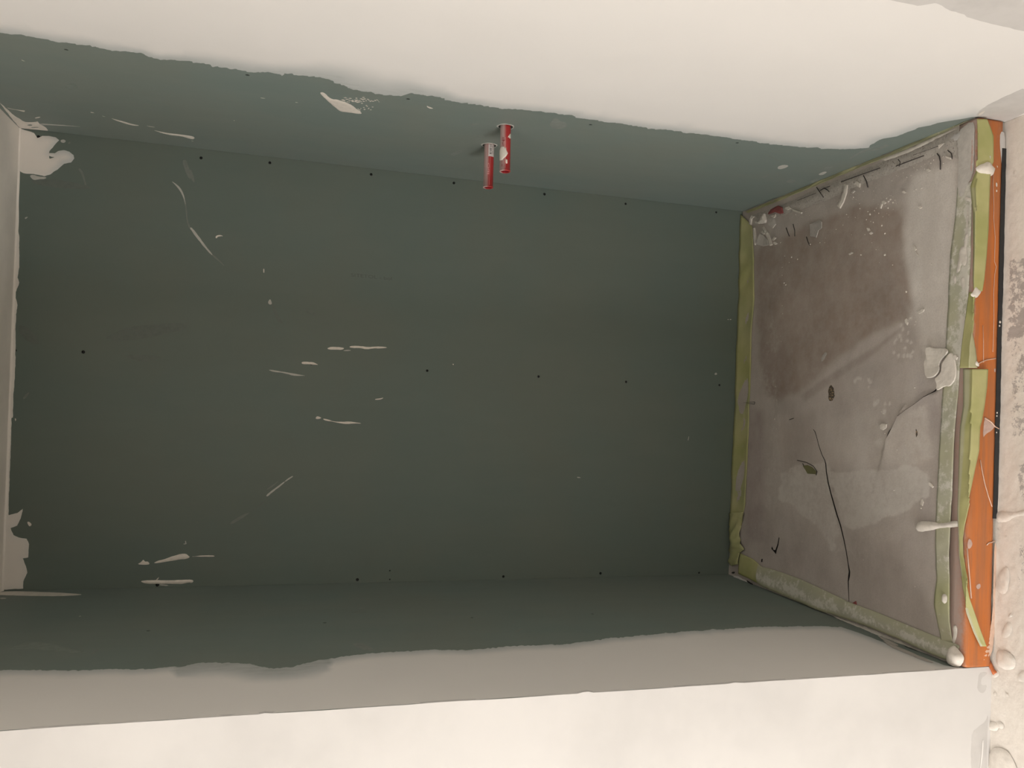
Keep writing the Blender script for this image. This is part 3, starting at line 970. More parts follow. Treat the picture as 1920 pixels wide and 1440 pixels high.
lay(region([(1722, 915), (1745, 905), (1752, 970), (1735, 1000), (1720, 960)], 6) * .7, (0.24, 0.21, 0.195))
lay(region([(1640, 480), (1660, 470), (1690, 540), (1720, 640), (1712, 690), (1696, 620)], 5) * .35, (0.2, 0.17, 0.15))
lay(region([(1720, 700), (1760, 740), (1765, 800), (1745, 830), (1740, 760), (1715, 770)], 7) * .5, (0.24, 0.21, 0.20))
# boot print: pale grit pressed in along its tread
tread = np.zeros(len(V))
for (cx, cy, rr) in [(1701, 603, 3), (1708, 597, 3.5), (1690, 610, 4), (1693, 617, 3), (1687, 630, 4), (1681, 636, 3), (1703, 624, 3), (1690, 638, 3), (1701, 639, 3), (1678, 643, 3), (1708, 642, 3), (1697, 653, 3), (1702, 667, 3.5), (1708, 668, 4), (1712, 660, 3), (1694, 668, 3), (1685, 667, 3), (1676, 661, 3),
                     (1603, 715, 4), (1608, 709, 3), (1613, 710, 3), (1629, 713, 4), (1632, 716, 4), (1629, 726, 3), (1641, 757, 4), (1646, 752, 3), (1660, 757, 3), (1668, 757, 3), (1658, 772, 4)]:
    tread = np.maximum(tread, np.exp(-(((PX[:, 0] - cx) ** 2 + ((PX[:, 1] - cy) * .7) ** 2) / rr ** 2)))
dust = 0.30 * region([(1436, 590), (1456, 590), (1464, 640), (1456, 700), (1470, 790), (1466, 960), (1432, 960), (1436, 800), (1422, 700)], 6, 6) \
    + 0.52 * region([(1480, 872), (1552, 864), (1562, 930), (1572, 1000), (1560, 1030), (1530, 985), (1462, 935), (1465, 890)], 4, 8) \
    + 0.60 * region([(1560, 885), (1700, 874), (1745, 880), (1742, 930), (1690, 965), (1640, 980), (1600, 992), (1578, 982), (1566, 930)], 4, 8) \
    + 0.34 * region([(1640, 830), (1690, 782), (1742, 750), (1748, 860), (1690, 880)], 6, 6) + 0.25 * region([(1555, 1030), (1640, 990), (1680, 1010), (1620, 1060)], 10, 10) + 0.22 * region([(1540, 770), (1650, 760), (1680, 800), (1640, 850), (1560, 850)], 14) \
    + 0.28 * region([(1660, 690), (1740, 700), (1735, 780), (1680, 770)], 10) + 0.22 * region([(1740, 380), (1790, 360), (1800, 640), (1772, 660)], 10) + 0.95 * tread + 0.12 * region([(1720, 830), (1760, 830), (1750, 1000), (1735, 930)], 10)
tone = tone * np.clip(1.72 + 0.20 * vnoise(x_, y_, 0.11, 44, 4) + 0.10 * vnoise(x_, y_ * .35, 0.04, 45, 3), 1.2, 2.3)[:, None]
dust += 0.13 * vnoise(x_, y_, 0.05, 42, 4)
dust += 0.22 * (vnoise(x_, y_, 0.2, 41, 3) > 0.12) * vnoise(x_, y_, 0.2, 41, 3)
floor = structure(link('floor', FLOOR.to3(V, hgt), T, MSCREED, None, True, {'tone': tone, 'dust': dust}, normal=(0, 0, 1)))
floor['label'] = 'grey brown screed floor of the niche with cracks and dried stains'
# dark depth of the cracks and the slab body
for c in cracks:
    n = len(c)
    top = FLOOR.to3(c, 0.0004)
    bot = FLOOR.to3(c, -0.010)
    Vc = np.vstack([top, bot])
    Fc = [(i, (i + 1) % n, n + (i + 1) % n, n + i) for i in range(n)]
    vv, tt = cdt([c], [])
    base = len(Vc)
    Vc = np.vstack([Vc, FLOOR.to3(vv, -0.010)])
    Fc = Fc + [tuple(t + base) for t in tt]
    link('crack', Vc, Fc, MVOID, floor, False)
box('slab', (0.0, YF, -STEP - .015), (W, 0.0, -0.013), MCHIPG, floor)

# room floor: cream plaster trodden over grey concrete
xs = np.concatenate([[-2.3, -1.8, -1.2, -0.8, -0.5], np.arange(-0.36, W, 0.005), [W]])
ys = np.concatenate([-D + 0.006 - np.arange(0, 0.115, 0.003), -D - np.array([0.13, 0.16, 0.2, 0.3, 0.45, 0.7, 1.0, 1.6, 2.3, 3.13])])
GX, GY = np.meshgrid(xs, ys)
p3 = np.stack([GX.ravel(), GY.ravel(), np.full(GX.size, -STEP)], 1)
PX = project(p3)
gx, gy = p3[:, 0], p3[:, 1]
far = 1 - smooth(D + 0.10, D + 0.2, -gy)
p3[:, 2] += far * 0.0016 * vnoise(gx, gy, 0.05, 51, 4) + far * 0.0007 * vnoise(gx, gy, 0.012, 52, 2)
near = (PX[:, 0] > 1700) & (PX[:, 1] > 100) & (PX[:, 1] < 1600)
grey = np.zeros(len(p3))
grey += 0.62 * region([(1893, 490), (1935, 480), (1935, 610), (1890, 640), (1886, 560)], 9)
grey += 0.50 * region([(1884, 620), (1930, 620), (1930, 820), (1890, 830), (1892, 720)], 9)
grey += 0.6 * region([(1908, 870), (1930, 860), (1930, 950), (1914, 945), (1905, 890)], 6)
grey += 0.55 * region([(1905, 1010), (1930, 1000), (1930, 1090), (1912, 1070)], 6)
grey += 0.35 * region([(1895, 1080), (1925, 1075), (1925, 1160), (1900, 1140)], 7)
grey += 0.22 * region([(1900, 430), (1930, 420), (1930, 480), (1898, 480)], 7)
nx, ny = len(xs), len(ys)
Fr = []
for jj in range(ny - 1):
    for i in range(nx - 1):
        a = jj * nx + i
        Fr.append((a, a + nx, a + nx + 1, a + 1))
floor2 = link('floor', p3, Fr, MROOM, None, True, {'grey': np.where(near, grey, 0)})
structure(floor2, 'cream plaster splattered floor of the room below the orange step')
solid(floor2, 0.02, -1)
floor2.data.flip_normals() if floor2.data.polygons[0].normal.z < 0 else None

# ------------------------------------------------------------------ orange membrane over the step
NX = 260
xs = np.linspace(0.004, W - 0.003, NX)
prof = [(-D + 0.052, 0.0012, .92), (-D + 0.03, 0.0014, .9), (-D + 0.014, 0.0018, .8), (-D + 0.004, 0.0016, .55), (-D - 0.001, 0.0, .28), (-D - 0.0035, -0.004, .18), (-D - 0.0045, -0.010, .05)]
for z in np.linspace(-0.018, -STEP + 0.012, 10):
    prof.append((-D - 0.004, z, 0.0))
Vm, Fm, Dm = [], [], []
for i, x in enumerate(xs):
    for k, (y, z, dd) in enumerate(prof):
        zt = z + (floor_z(x, y) if k < 6 else 0)
        wv = 0.0016 * float(vnoise(np.array(x), np.array(z * 3.0), 0.07, 61, 3)) if k > 4 else 0
        wr = 0.0
        if x < 0.16 and k > 6:                     # bunched folds in the corner
            wr = 0.0024 * math.sin(x * 330 + z * 60) * (1 - x / 0.16)
        Vm.append((x, y - abs(wv) - abs(wr) * 0.8 - 0.001, zt))
        Dm.append(dd + (0.35 if x > W * .55 and 2 < k < 6 else 0) + 0.10 * float(vnoise(np.array(x), np.array(z), 0.12, 62, 3)) + (0.28 if (x > W - 0.12 and z < -0.05) else 0))
kk = len(prof)
for i in range(NX - 1):
    for k in range(kk - 1):
        Fm.append((i * kk + k, i * kk + k + 1, (i + 1) * kk + k + 1, (i + 1) * kk + k))
memb = link('edge_membrane', Vm, Fm, MORANGE, None, True, {'dust': np.array(Dm)})
solid(memb, 0.0012, 0)
tag(memb, 'orange plastic membrane covering the step at the niche floor edge', 'membrane')
# solid black strip standing for the dark gap under it
xa = RISER.at(1866, 972)[0]
trim = box('trim_1', (xa, -D - 0.0075, -STEP - 0.004), (W - 0.07, -D + 0.004, -STEP + 0.0135), MBLACK)
structure(trim, 'black foam strip between the orange step and the room floor')
for (px, py, r) in [(1875, 604, 3.4), (1874, 611, 2.6), (1869.5, 774, 2.4), (1869, 780, 2.2), (1868.5, 811, 2)]:
    c = RISER.at(px, py, 0.005)
    q = patch_uv('plaster_fleck', RISER, [RISER.uv(c) + np.array([math.cos(a), math.sin(a)]) * r * .001 for a in np.linspace(0, 5.6, 7)], 0.0016, MPL, trim, rough=0, lift=0.005, soft=1)
# filler on the membrane
for pts, t, mm in [([(1874, 246), (1883.5, 250), (1884, 300), (1882.5, 380), (1880, 420), (1878.5, 350), (1876, 300), (1873, 275)], 0.0008, MGREYP),
                   ([(1863, 1019), (1866.5, 1017), (1868, 1060), (1866, 1100), (1864.5, 1150), (1863, 1195), (1858, 1225), (1852, 1236), (1847, 1236), (1852, 1200), (1860, 1150), (1861.5, 1080)], 0.0010, MTHREAD),
                   ([(1846, 1212), (1852, 1207), (1857, 1204), (1853, 1222), (1847, 1235), (1842, 1238)], 0.0012, MTHREAD), ([(1815, 1009), (1819, 1012), (1822, 1018), (1820, 1026), (1814, 1030), (1812, 1020)], 0.0014, MFILM),
                   ([(1828, 1098), (1836, 1093), (1838, 1100), (1832, 1106)], 0.0006, MFILM), ([(1822, 1040), (1826, 1048), (1827, 1064), (1823, 1070)], 0.0005, MFILM), ([(1866, 342), (1869, 345), (1868, 352), (1865.5, 348)], 0.0012, MPL), ([(1866.5, 356), (1868.5, 357), (1868, 361), (1866, 360)], 0.0012, MPL),
                   ([(1867, 310), (1870, 312), (1869, 316)], 0.001, MPL), ([(1862, 692), (1865, 690), (1866, 697), (1863, 699)], 0.001, MFILM)]:
    patch('plaster_smear', RISER, pts, t, mm, memb, rough=0.0008, lift=0.0022)
for pts, r in [([(1862.5, 322), (1862, 345), (1863.5, 385), (1863, 410), (1866, 445), (1864.5, 490), (1868, 500), (1865, 515), (1863, 550), (1863.5, 600), (1862, 650), (1861.5, 660)], .0007),
               ([(1831, 684), (1840, 679), (1850, 675), (1858, 673.5), (1867, 672)], .0013), ([(1846, 783), (1849, 785), (1858, 791), (1866, 800), (1873, 804)], .0015),
               ([(1838, 862), (1841, 880), (1846, 905), (1853, 930), (1860, 950)], .0012), ([(1813.5, 1028), (1816, 1060), (1818.5, 1090), (1821, 1122)], .0016), ([(1850, 1022), (1854, 1018), (1859, 1017), (1866, 1014)], .0014), ([(1843, 610), (1844, 640), (1844, 680)], .0006)]:
    tube('plaster_thread', [RISER.at(a, b, 0.0035) for a, b in pts], r, MTHREAD, memb)
o = patch('torn_film', RISER, [(1844, 782), (1850, 784), (1866, 797), (1858, 807), (1847, 814), (1841, 822)], 0.0012, MFILM, memb, lift=0.0022, lump=0.6)
o['label'] = 'torn clear film flap'
# loose orange shred lying at the wall corner
o = tube('membrane_shred', [ROOM.at(1853, 1238, .008), ROOM.at(1857, 1247, .006), ROOM.at(1861, 1256, .004), ROOM.at(1866, 1263, .003)], [.004, .005, .0045, .007], make_plain('orange_shred', (0.62, 0.17, 0.05), 0.4))
tag(o, 'torn orange membrane shred on the room floor by the white wall corner', 'shred')

# ------------------------------------------------------------------ tapes


def ribbon(name, A, B, label, nst=90, nc=9, bulge=0.0, wrinkle=0.0008, dustf=None, seed=0, wscale=0.03):
    """tape between two 3-D edge lines"""
    A, B = np.asarray(A, float), np.asarray(B, float)

    def resample(P):
        s = np.concatenate([[0], np.cumsum(np.linalg.norm(np.diff(P, axis=0), axis=1))])
        s /= s[-1]
        return np.stack([np.interp(np.linspace(0, 1, nst), s, P[:, i]) for i in range(3)], 1)
    A, B = resample(A), resample(B)
    ts = np.linspace(0, 1, nc)
    V, Dd = [], []
    for i in range(nst):
        t3 = (A[min(i + 1, nst - 1)] - A[max(i - 1, 0)])
        nrm = np.cross(B[i] - A[i], t3)
        nrm /= np.linalg.norm(nrm) + 1e-9
        if nrm @ (CAM - A[i]) < 0:
            nrm = -nrm
        for t in ts:
            p = A[i] * (1 - t) + B[i] * t
            w_ = wrinkle * float(vnoise(np.array(p[0] * 1.0 + p[1]), np.array(p[2] + t * .05), wscale, seed, 2))
            V.append(p + nrm * (bulge * math.sin(math.pi * t) + w_ + 0.001))
            Dd.append(dustf(t, i / (nst - 1)) if dustf else 0.0)
    Fc = []
    for i in range(nst - 1):
        for k in range(nc - 1):
            Fc.append((i * nc + k, i * nc + k + 1, (i + 1) * nc + k + 1, (i + 1) * nc + k))
    o = link(name, V, Fc, MTAPE, None, True, {'dust': np.array(Dd)})
    solid(o, 0.0005, 0)
    return tag(o, label, 'tape')


fl = lambda l, h=0.001: [FLOOR.at(x, y, h) for x, y in l]
# along the back wall, coved from wall to floor
Aw = [BACK.at(x, y) + np.array([0, -0.002, 0]) for x, y in [(1388, 402), (1386, 450), (1384.5, 560), (1381, 640), (1378, 735), (1374, 820), (1371, 900), (1367, 985)]]
Bw = fl([(1411, 425), (1413.5, 470), (1415, 560), (1410, 620), (1408, 680), (1406, 745), (1403, 830), (1400, 900), (1397.5, 945), (1390, 985)], 0.002)
ribbon('masking_tape', Aw, Bw, 'olive green masking tape coved along the foot of the back wall', bulge=-0.004, wrinkle=0.003, seed=3, wscale=0.05, dustf=lambda t, s: 0.22 + 0.08 * math.sin(s * 23))
tb = ribbon('masking_tape', [BACK.at(1368, 962) + np.array([0, -.004, .004]), BACK.at(1367, 1000) + np.array([0, -.006, .004]), BACK.at(1366.5, 1030) + np.array([0, -.006, 0]), BACK.at(1367, 1062) + np.array([0, -.006, 0])],
            fl([(1397, 960), (1388, 985), (1386, 1010), (1393, 1024), (1397, 1031), (1388, 1036), (1386, 1058)], 0.006), 'crumpled olive tape end folded over in the back left floor corner', bulge=0.006, wrinkle=0.010, seed=9, wscale=0.025, nst=60, dustf=lambda t, s: 0.28)
# along the right wall: a narrow olive line left between wall and cement band
ribbon('masking_tape', [FLOOR.at(x, y) for x, y in [(1398, 397), (1440, 379.5), (1520, 346), (1600, 313), (1680, 280.5), (1760, 247.5), (1815, 225)]],
       fl([(1403, 400), (1443, 384), (1523, 351), (1603, 318), (1684, 287), (1762, 252.5), (1817, 227)], 0.002), 'thin olive tape line at the foot of the right wall', wrinkle=0.003, seed=4, dustf=lambda t, s: 0.30 + 0.25 * s)
# along the left wall
ribbon('masking_tape', fl([(1389, 1037), (1410, 1047), (1430, 1063), (1445, 1066), (1500, 1085), (1560, 1113), (1592, 1128.5), (1606, 1133.5), (1650, 1150), (1700, 1171), (1750, 1191), (1785, 1203), (1800, 1211)], 0.002),
       fl([(1385, 1076), (1405, 1085), (1432, 1101), (1480, 1121), (1530, 1143), (1560, 1152), (1600, 1165), (1650, 1184), (1700, 1205), (1750, 1228), (1785, 1241), (1797, 1247)], 0.008), 'green tape smeared with white filler along the left wall foot',
       nst=140, nc=11, bulge=0.005, wrinkle=0.003, seed=5, dustf=lambda t, s: (0.2 if s < .12 else 0.66) + 0.35 * math.exp(-((t - .62) / .22) ** 2) * (s > .12) - 0.15 * (t > .85))
# front edge: inner dusty strip, then the bright strips that fold down over the step
ribbon('masking_tape', fl([(1796, 352), (1790, 420), (1783, 470), (1780, 520), (1778, 580), (1774, 640), (1769, 720), (1764, 800), (1760, 870), (1757, 930), (1754, 1000), (1755, 1060), (1757, 1085), (1753, 1110), (1751, 1135), (1756, 1158), (1766, 1204)], 0.002),
       fl([(1823, 340), (1822, 420), (1820, 500), (1813, 600), (1801, 680), (1797, 740), (1790, 820), (1787, 900), (1783, 980), (1780, 1040), (1781, 1080), (1781, 1130), (1781, 1165), (1787, 1203)], 0.0026),
       'pale dusty green tape strip lying on the screed along the front edge', nst=150, wrinkle=0.0012, seed=6, dustf=lambda t, s: 0.74 + 0.40 * math.exp(-((t - .8) / .2) ** 2) * (s < .45) - 0.22 * smooth(.75, .9, s) + 0.1 * math.sin(s * 40))


def fold_x(py):
    return float(np.interp(py, [219, 1253], [1832, 1807]))


def over_edge(name, left, right, label, nst=110, hang=0.003, **kw):
    """tape that lies on the floor and hangs down the step where it passes the edge"""
    ly = np.array(left, float)
    ry = np.array(right, float)
    ys_ = np.linspace(max(ly[0, 1], ry[0, 1]), min(ly[-1, 1], ry[-1, 1]), nst)
    nc = 12
    V, Dd = [], []
    dustf = kw.get('dustf')
    sd = kw.get('seed', 0)
    for i, y in enumerate(ys_):
        xl, xr = np.interp(y, ly[:, 1], ly[:, 0]), np.interp(y, ry[:, 1], ry[:, 0])
        fx = fold_x(y)
        for t in np.linspace(0, 1, nc):
            x = xl + (xr - xl) * t
            w_ = kw.get('wrinkle', 0.002) * float(vnoise(np.array(y), np.array(t * 30.0), 28, sd, 2))
            if x <= fx:
                k = smooth(fx - 12, fx, x)
                p = FLOOR.at(x, y, 0.0075 + max(w_, -0.001))
                p = p + np.array([0, -0.005 * k, -0.001 * k])
            else:
                p = RISER.at(x, y, 0.0065 + max(w_, -0.001) + hang * t)
            V.append(p)
            Dd.append(dustf(t, i / (nst - 1)) if dustf else 0.0)
    Fc = []
    for i in range(nst - 1):
        for k in range(nc - 1):
            Fc.append((i * nc + k, i * nc + k + 1, (i + 1) * nc + k + 1, (i + 1) * nc + k))
    o = link(name, V, Fc, MTAPE, None, True, {'dust': np.array(Dd)})
    solid(o, 0.0006, 0)
    return tag(o, label, 'tape')


over_edge('masking_tape', [(1830, 223), (1830, 312), (1824, 330), (1819, 350), (1822, 400), (1822, 470), (1821, 520), (1822, 546)],
          [(1851, 223), (1857, 238), (1863, 255), (1863, 303), (1858, 316), (1857, 333), (1855, 380), (1853.5, 430), (1850, 480), (1845.5, 525), (1842, 546)],
          'bright green tape hanging over the orange step nearest the right wall', dustf=lambda t, s: 0.05 + (0.3 if t < .2 else 0) * (s > .4), seed=11, hang=0.006)
over_edge('masking_tape', [(1816, 548), (1811, 590), (1804, 640), (1799, 690)], [(1830, 548), (1826, 570), (1821, 620), (1817, 660), (1815, 690)],
          'short narrow green tape piece above the square cut tape end', nst=50, dustf=lambda t, s: 0.12, seed=12)
flap = [[(1821, 622), (1817, 650), (1815, 690)], [(1822, 622), (1829, 655), (1831, 690)]]
ribbon('masking_tape', [RISER.at(x, y, .010) for x, y in flap[0]], [RISER.at(x, y, .006) for x, y in flap[1]], 'small folded grey green tape flap beside a white thread', nst=30, nc=6, wrinkle=0.002, seed=13, dustf=lambda t, s: 0.42)
over_edge('masking_tape', [(1806, 692), (1806, 760), (1800, 800), (1798, 850), (1797, 900), (1795, 960), (1797, 1000), (1798, 1040), (1801, 1065), (1803.5, 1100), (1807, 1125), (1812, 1150), (1825, 1185), (1838, 1212)],
          [(1853, 692), (1851, 725), (1846, 762), (1841, 790), (1838, 800), (1836, 845), (1830, 872), (1820, 920), (1813, 950), (1807, 985), (1804.5, 1010), (1805, 1040), (1808, 1070), (1812.5, 1097), (1818, 1122), (1827, 1147), (1837, 1177), (1850, 1212)],
          'long bright green tape with square cut end peeling down the orange step', nst=170, dustf=lambda t, s: 0.08 + (0.45 if t < .25 else 0) * (s < .75) + (0.5 if (t < .35 and s > .86) else 0), seed=14, hang=0.005, wrinkle=0.0025)

# ------------------------------------------------------------------ filler and cement lying on the floor


def blob(name, surf, pts, thick, m, label, cat, parent=None, group=None, **kw):
    o = patch(name, surf, pts, thick, m, parent, **kw)
    if label:
        tag(o, label, cat, group)
    return o


blob('cement_band', FLOOR, [(1408, 404), (1440, 394), (1480, 379), (1530, 355), (1580, 334), (1640, 309), (1700, 283), (1745, 264), (1790, 244), (1826, 226), (1828, 262), (1826, 300), (1815, 318), (1800, 300), (1775, 290), (1740, 297), (1700, 315), (1650, 333), (1600, 352),
                           (1560, 372), (1520, 386), (1480, 400), (1450, 409), (1425, 420), (1410, 424)], 0.0035, MBAND, None, None, parent=floor, rough=0.004, grid=0.008, lump=0.55, lscale=0.02, edge_w=0.03)
patch('plaster_smear', FLOOR, [(1650, 300), (1700, 281), (1745, 261), (1790, 243), (1800, 240), (1770, 255), (1720, 280), (1665, 302)], 0.003, MCHIP, floor, rough=0.002, lift=0.003)
patch('plaster_smear', FLOOR, [(1770, 268), (1800, 246), (1825, 232), (1828, 256), (1822, 280), (1815, 270), (1795, 262)], 0.002, MGREYP, floor, rough=0.004, lift=0.002, grid=0.01)
patch('plaster_smear', FLOOR, [(1822, 262), (1827, 258), (1829, 285), (1828, 312), (1822, 330), (1819, 318), (1822, 290)], 0.002, MFILM, floor, rough=0.002, lift=0.003)
patch('plaster_smear', FLOOR, [(1796, 250), (1826, 224), (1829.5, 240), (1829, 300), (1826, 332), (1817, 345), (1806, 372), (1796, 360), (1800, 310)], 0.0012, MPAST, floor, rough=0.003, lift=0.0036, grid=0.012)
for pts in ([(1816, 390), (1819, 388), (1818, 420), (1817, 450), (1813, 470), (1809, 470), (1813, 440), (1815, 415)], [(1803, 463), (1810, 461), (1816, 466), (1817, 490), (1812, 500), (1806, 496), (1801, 512), (1794, 514), (1800, 490), (1801, 475)], [(1806, 520), (1813, 518), (1812, 540), (1807, 545), (1804, 530)],
            [(1812, 368), (1819, 371), (1828, 375), (1822, 379), (1812, 376)], [(1808, 596), (1812, 590), (1811, 606), (1806, 608)], [(1790, 520), (1796, 516), (1797, 530), (1792, 534)]):
    patch('plaster_smear', FLOOR, pts, 0.003, MCHIP, floor, rough=0.0025, lift=0.0045, lump=.6, lscale=.01)
# cement and filler seam along the left wall, with dark patches laid on for the gaps
patch('plaster_seam', FLOOR, [(1560, 1153), (1600, 1167), (1640, 1182), (1680, 1199), (1730, 1221), (1780, 1243), (1797, 1251), (1775, 1248), (1735, 1232), (1690, 1215), (1640, 1194), (1600, 1177), (1570, 1163)], 0.010, MCHIP, floor, rough=0.003, lump=.5, lscale=.015, edge_w=.008)
patch('plaster_seam', FLOOR, [(1370, 1077), (1390, 1083), (1412, 1096), (1430, 1102), (1440, 1104), (1420, 1102), (1400, 1094), (1380, 1085)], 0.007, MGREYP, floor, rough=0.003, lump=.6, lscale=.015)
for pts in ([(1632, 1190), (1640, 1187.5), (1653, 1192), (1646, 1194.5)], [(1696, 1210), (1708, 1212), (1730, 1222), (1747, 1232), (1738, 1231), (1714, 1220)], [(1762, 1237), (1770, 1238), (1775, 1242), (1768, 1241)], [(1378, 1072), (1384, 1072), (1382, 1076), (1377, 1075)], [(1404, 1087), (1414, 1092), (1420, 1097), (1410, 1094)]):
    patch('gap_patch', FLOOR, pts, 0.0006, MVOID, floor, rough=0.001, lift=0.0122)
for pts in ([(1650, 1199), (1680, 1212), (1712, 1226), (1745, 1240), (1752, 1245), (1735, 1241), (1700, 1227), (1668, 1213)], [(1640, 1190), (1664, 1199), (1690, 1213), (1670, 1210)]):
    patch('grey_patch', LWALL, pts, 0.002, MGLASSY, wall_left, rough=0.003, lift=0.0015)

blob('plaster_dollop', FLOOR, [(1785, 1222), (1789, 1212), (1795, 1209), (1802, 1217), (1810, 1226), (1814, 1234), (1811, 1243), (1804, 1251), (1794, 1251), (1784, 1240)], 0.020, MPL, 'smooth white filler dollop in the front left corner on green tape', 'plaster', dome=True, lift=0.009, rough=0.001, lump=.15)
blob('plaster_dollop', RISER, [(1823, 319), (1828, 313), (1837, 308), (1845, 305), (1849, 305), (1853, 311), (1860, 317), (1859, 327), (1852, 333), (1843, 330), (1832, 327)], 0.010, MPL, 'thick white filler lump stuck on bright green tape at the step', 'plaster', dome=True, lift=0.008, rough=0.001, lump=.35)
blob('plaster_dollop', RISER, [(1846, 304), (1846, 294), (1850, 289), (1856, 291), (1858, 302), (1852, 306)], 0.003, MGREYP, 'thin grey filler fan smeared on tape above the white lump', 'plaster', lift=0.008)
blob('plaster_dollop', FLOOR, [(1719, 985), (1724, 977.5), (1740, 976.5), (1757, 979), (1763, 982), (1780, 978.5), (1796, 976), (1805, 981), (1804, 986), (1795, 988.5), (1765, 990), (1745, 995), (1725, 997.5), (1719.5, 993)], 0.007, MPL, 'long white filler smear lying across the dusty tape', 'plaster', dome=True, lift=0.003, rough=0.001, lump=.25)
blob('plaster_dollop', FLOOR, [(1767, 1120), (1769, 1114), (1775, 1113), (1779, 1119), (1779, 1128), (1775, 1133), (1769, 1131)], 0.006, MPL, 'small round white filler drop on the pale tape', 'plaster', dome=True, lift=0.003, rough=0.0003)
blob('plaster_dollop', RISER, [(1824, 535), (1829, 541), (1836, 545), (1833, 552), (1826, 560), (1817, 557), (1814, 552), (1820, 548)], 0.006, MPL, 'small ragged white filler lump at the tape cut', 'plaster', lift=0.007, lump=.5, lscale=.008)
blob('plaster_dollop', RISER, [(1822, 680), (1826, 677), (1830, 683), (1830, 688), (1824, 686)], 0.005, MPL, 'tiny white filler lump at the thread end', 'plaster', lift=0.009)
patch('plaster_smear', FLOOR, [(1789, 1175), (1794, 1172), (1797, 1180), (1796, 1195), (1791, 1208), (1787, 1200), (1790, 1188)], 0.003, MCHIP, floor, rough=0.002, lift=0.003, lump=.7, lscale=.008)

# two curling flakes of dried filler


def chip(name, surf, pts, thick, m, label, cat, tilt=(0, 0), lift=0.0, group=None, soft=0, curl=0.0):
    poly = surf.px(pts)
    if soft:
        poly = soften(poly, soft)
    poly = densify(poly, 0.012)
    c = poly.mean(0)
    lo, hi = poly.min(0), poly.max(0)
    g = np.stack(np.meshgrid(np.arange(lo[0], hi[0], .012), np.arange(lo[1], hi[1], .012)), -1).reshape(-1, 2)
    g = g[inside(g, poly)]
    if len(g):
        g = g[seg_dist(g, poly) > .005]
    V, T = cdt([poly], g)
    R = np.abs(poly - c).max()
    q = (V - c)
    base = lift + 0.0006 + (q @ np.array(tilt)) - np.min(poly @ np.array(tilt) - c @ np.array(tilt)) + curl * (np.linalg.norm(q, axis=1) / R) ** 2
    d = seg_dist(V, poly)
    top = base + thick * (0.75 + 0.25 * smooth(0, .004, d)) + 0.0004 * vnoise(V[:, 0], V[:, 1], .01, 5, 2)
    ins = V + (c - V) * 0.04
    n = len(V)
    P3 = np.vstack([surf.to3(V, base), surf.to3(ins, top)])
    Fc = [tuple(t[::-1]) for t in T] + [tuple(t + n) for t in T]
    cnt = {}
    for t in T:
        for a, b in ((t[0], t[1]), (t[1], t[2]), (t[2], t[0])):
            cnt[(a, b)] = 1
    for (a, b) in list(cnt):
        if (b, a) not in cnt:
            Fc.append((a, b, b + n, a + n))
    o = link(name, P3, Fc, m, None, False)
    return tag(o, label, cat, group)


chip('plaster_flake', FLOOR, [(1740, 653), (1748, 650), (1753, 653), (1775, 652.5), (1785, 657), (1781, 664), (1775, 668), (1768, 675), (1763.5, 684), (1765, 690), (1764, 698), (1758, 706), (1752, 709), (1742, 709), (1738, 690), (1737, 681), (1741, 670)], 0.005, MCHIP,
     'cracked grey white filler flake on the screed, left half of the broken pair', 'flake', soft=1, curl=0.006, lift=.002)
chip('plaster_flake', FLOOR, [(1785, 662), (1790, 662), (1793, 668), (1795, 676), (1797, 694), (1795, 712), (1789, 720), (1784, 725), (1775, 724), (1764, 732), (1760, 731), (1761, 722), (1756, 712), (1761, 707), (1768, 698), (1769, 690), (1771, 680), (1777, 672)], 0.004, MPL,
     'whiter filler flake touching the green tape, right half of the broken pair', 'flake', soft=1, curl=0.003, lift=.003)
chip('plaster_flake', FLOOR, [(1793, 668), (1798, 665), (1801, 670), (1799, 675), (1795, 675)], 0.006, MPL, 'small white knob of filler between broken flake and green tape', 'flake', lift=.006)
